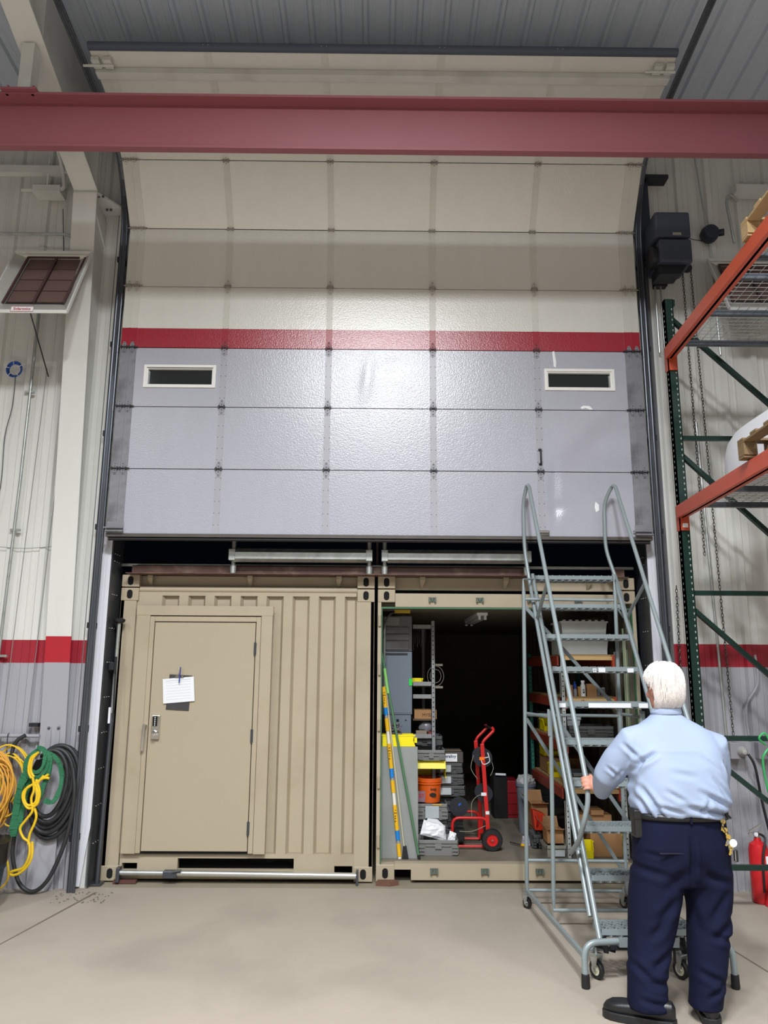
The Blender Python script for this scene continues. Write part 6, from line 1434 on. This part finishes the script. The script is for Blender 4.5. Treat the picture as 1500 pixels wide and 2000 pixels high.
MB().tube(cr([(3.58,7.0,6.1),(3.55,6.99,6.35),(3.53,6.98,6.55),(3.57,6.97,6.62),(3.64,6.98,6.55)],5),.014,8).build('gas_pipe',m_galv,label='bent gas pipe hooking down to the right heater',cat='pipe')
MB().box(3.6,4.6,6.9,7.03,6.62,6.70).build('wall_girt',m_white,label='white steel girt on the wall at upper right',cat='girt')
mb=MB().tube(cr([(3.42,7.01,2.0),(3.42,7.01,1.75),(3.30,7.01,1.55),(3.30,7.01,1.3)],6),.011,8); mb.build('conduit',mat('grey_pipe_paint','#9b9ba2'),label='painted conduit bending down to the middle right socket box',cat='conduit')
MB().tube([(3.10,7.01,1.3),(3.05,7.01,4.2)],.012,8).build('conduit',m_galv,label='conduit rising up the right wall beside the rack post',cat='conduit')
for i,(x,lb) in enumerate(((3.17,'left'),(3.42,'right'))):
    t=thing('socket_box',(x,6.98,1.1),'grey metal outlet box with round plug on the right wall, the %s one'%lb,'outlet')
    MB().box(x-.07,x+.06,6.95,7.035,1.10,1.24).build('box_body',mat('box_grey','#8b8a90',.45),t,bev=.006); MB().lathe((x+.03,6.95,1.165),[(.045,0),(.04,.03),(.02,.06),(0,.065)],20,axis=(0,-1,0)).build('plug',mat('plug_grey','#a09f9c',.4),t)
MB().tube(cr([(3.22,6.88,1.15),(3.26,6.86,1.05),(3.29,6.86,.8),(3.33,6.86,.55),(3.37,6.86,.35),(3.42,6.86,.1)],6),.011,8).build('power_cord',m_black,label='black power cord hanging from the left outlet box',cat='cord')
MB().tube(cr([(3.12,6.36,1.28),(3.06,6.33,1.33),(3.11,6.33,1.37),(3.15,6.34,1.28),(3.10,6.33,1.22),(3.08,6.34,1.16),(3.1,6.36,1.0),(3.14,6.38,.86),(3.2,6.4,.8)],6),.0085,8).build('green_lead',mat('green_plastic_cord','#3fae63',.4),label='bright green cord hooked over the rack brace at right',cat='cord')
t=thing('fire_extinguisher',(3.2,6.75,0),'red fire extinguisher standing on the floor behind the rack','extinguisher')
fxx,fyy=3.17,6.74
mb=MB().lathe((fxx,fyy,.002),[(.07,0),(.078,.012),(.078,.4),(.066,.45),(.03,.475),(.024,.5)],28); mb.build('cylinder',mat('extinguisher_red','#c9242a',.3,var=.04),t)
mb=MB().tube([(fxx,fyy,.495),(fxx,fyy,.545)],.018,12); mb.bar((fxx-.06,fyy,.55),(fxx+.03,fyy,.60),.02,.008); mb.bar((fxx-.07,fyy,.53),(fxx+.03,fyy,.545),.02,.008); mb.build('valve_handle',m_chrome,t)
MB().lathe((fxx-.02,fyy-.02,.53),[(.016,0),(.016,.012)],14,axis=(0,-1,0)).build('gauge',m_paper,t)
MB().tube(cr([(fxx+.02,fyy-.01,.53),(fxx+.03,fyy-.07,.5),(fxx-.01,fyy-.09,.35),(fxx-.02,fyy-.09,.1)],6),.01,8).build('hose',m_black,t)
MB().prism([(fxx+.01,fyy-.079,.1),(fxx+.05,fyy-.075,.1),(fxx+.07,fyy-.09,.005),(fxx-.03,fyy-.09,.005)],(0,.0,0.0001)) if False else None
MB().lathe((fxx+.03,fyy-.1,.004),[(.055,0),(.025,.14),(.012,.16)],18).build('horn',mat('extinguisher_red','#c9242a'),t)
mb=MB().box(fxx+.02,fxx+.06,fyy-.078,fyy-.07,.3,.37); mb.box(fxx+.03,fxx+.06,fyy-.076,fyy-.07,.17,.27); mb.build('label',m_paper,t)
# floor grit by the jamb
gr=MB()
for k in range(60):
    x=-2.45+R.uniform(-.2,.25); y=6.9+R.uniform(-.25,.05); s_=R.uniform(.003,.010); gr.prism([(x+s_*math.cos(a)*R.uniform(.6,1),y+s_*math.sin(a)*R.uniform(.6,1),.0012) for a in [2*PI*j/6 for j in range(6)]],(0,0,s_*.5))
gr.build('floor_grit',mat('grit','#6e6252',.9,var=.3),label='loose grit scattered at the foot of the left door jamb',cat='grit',kind='stuff')
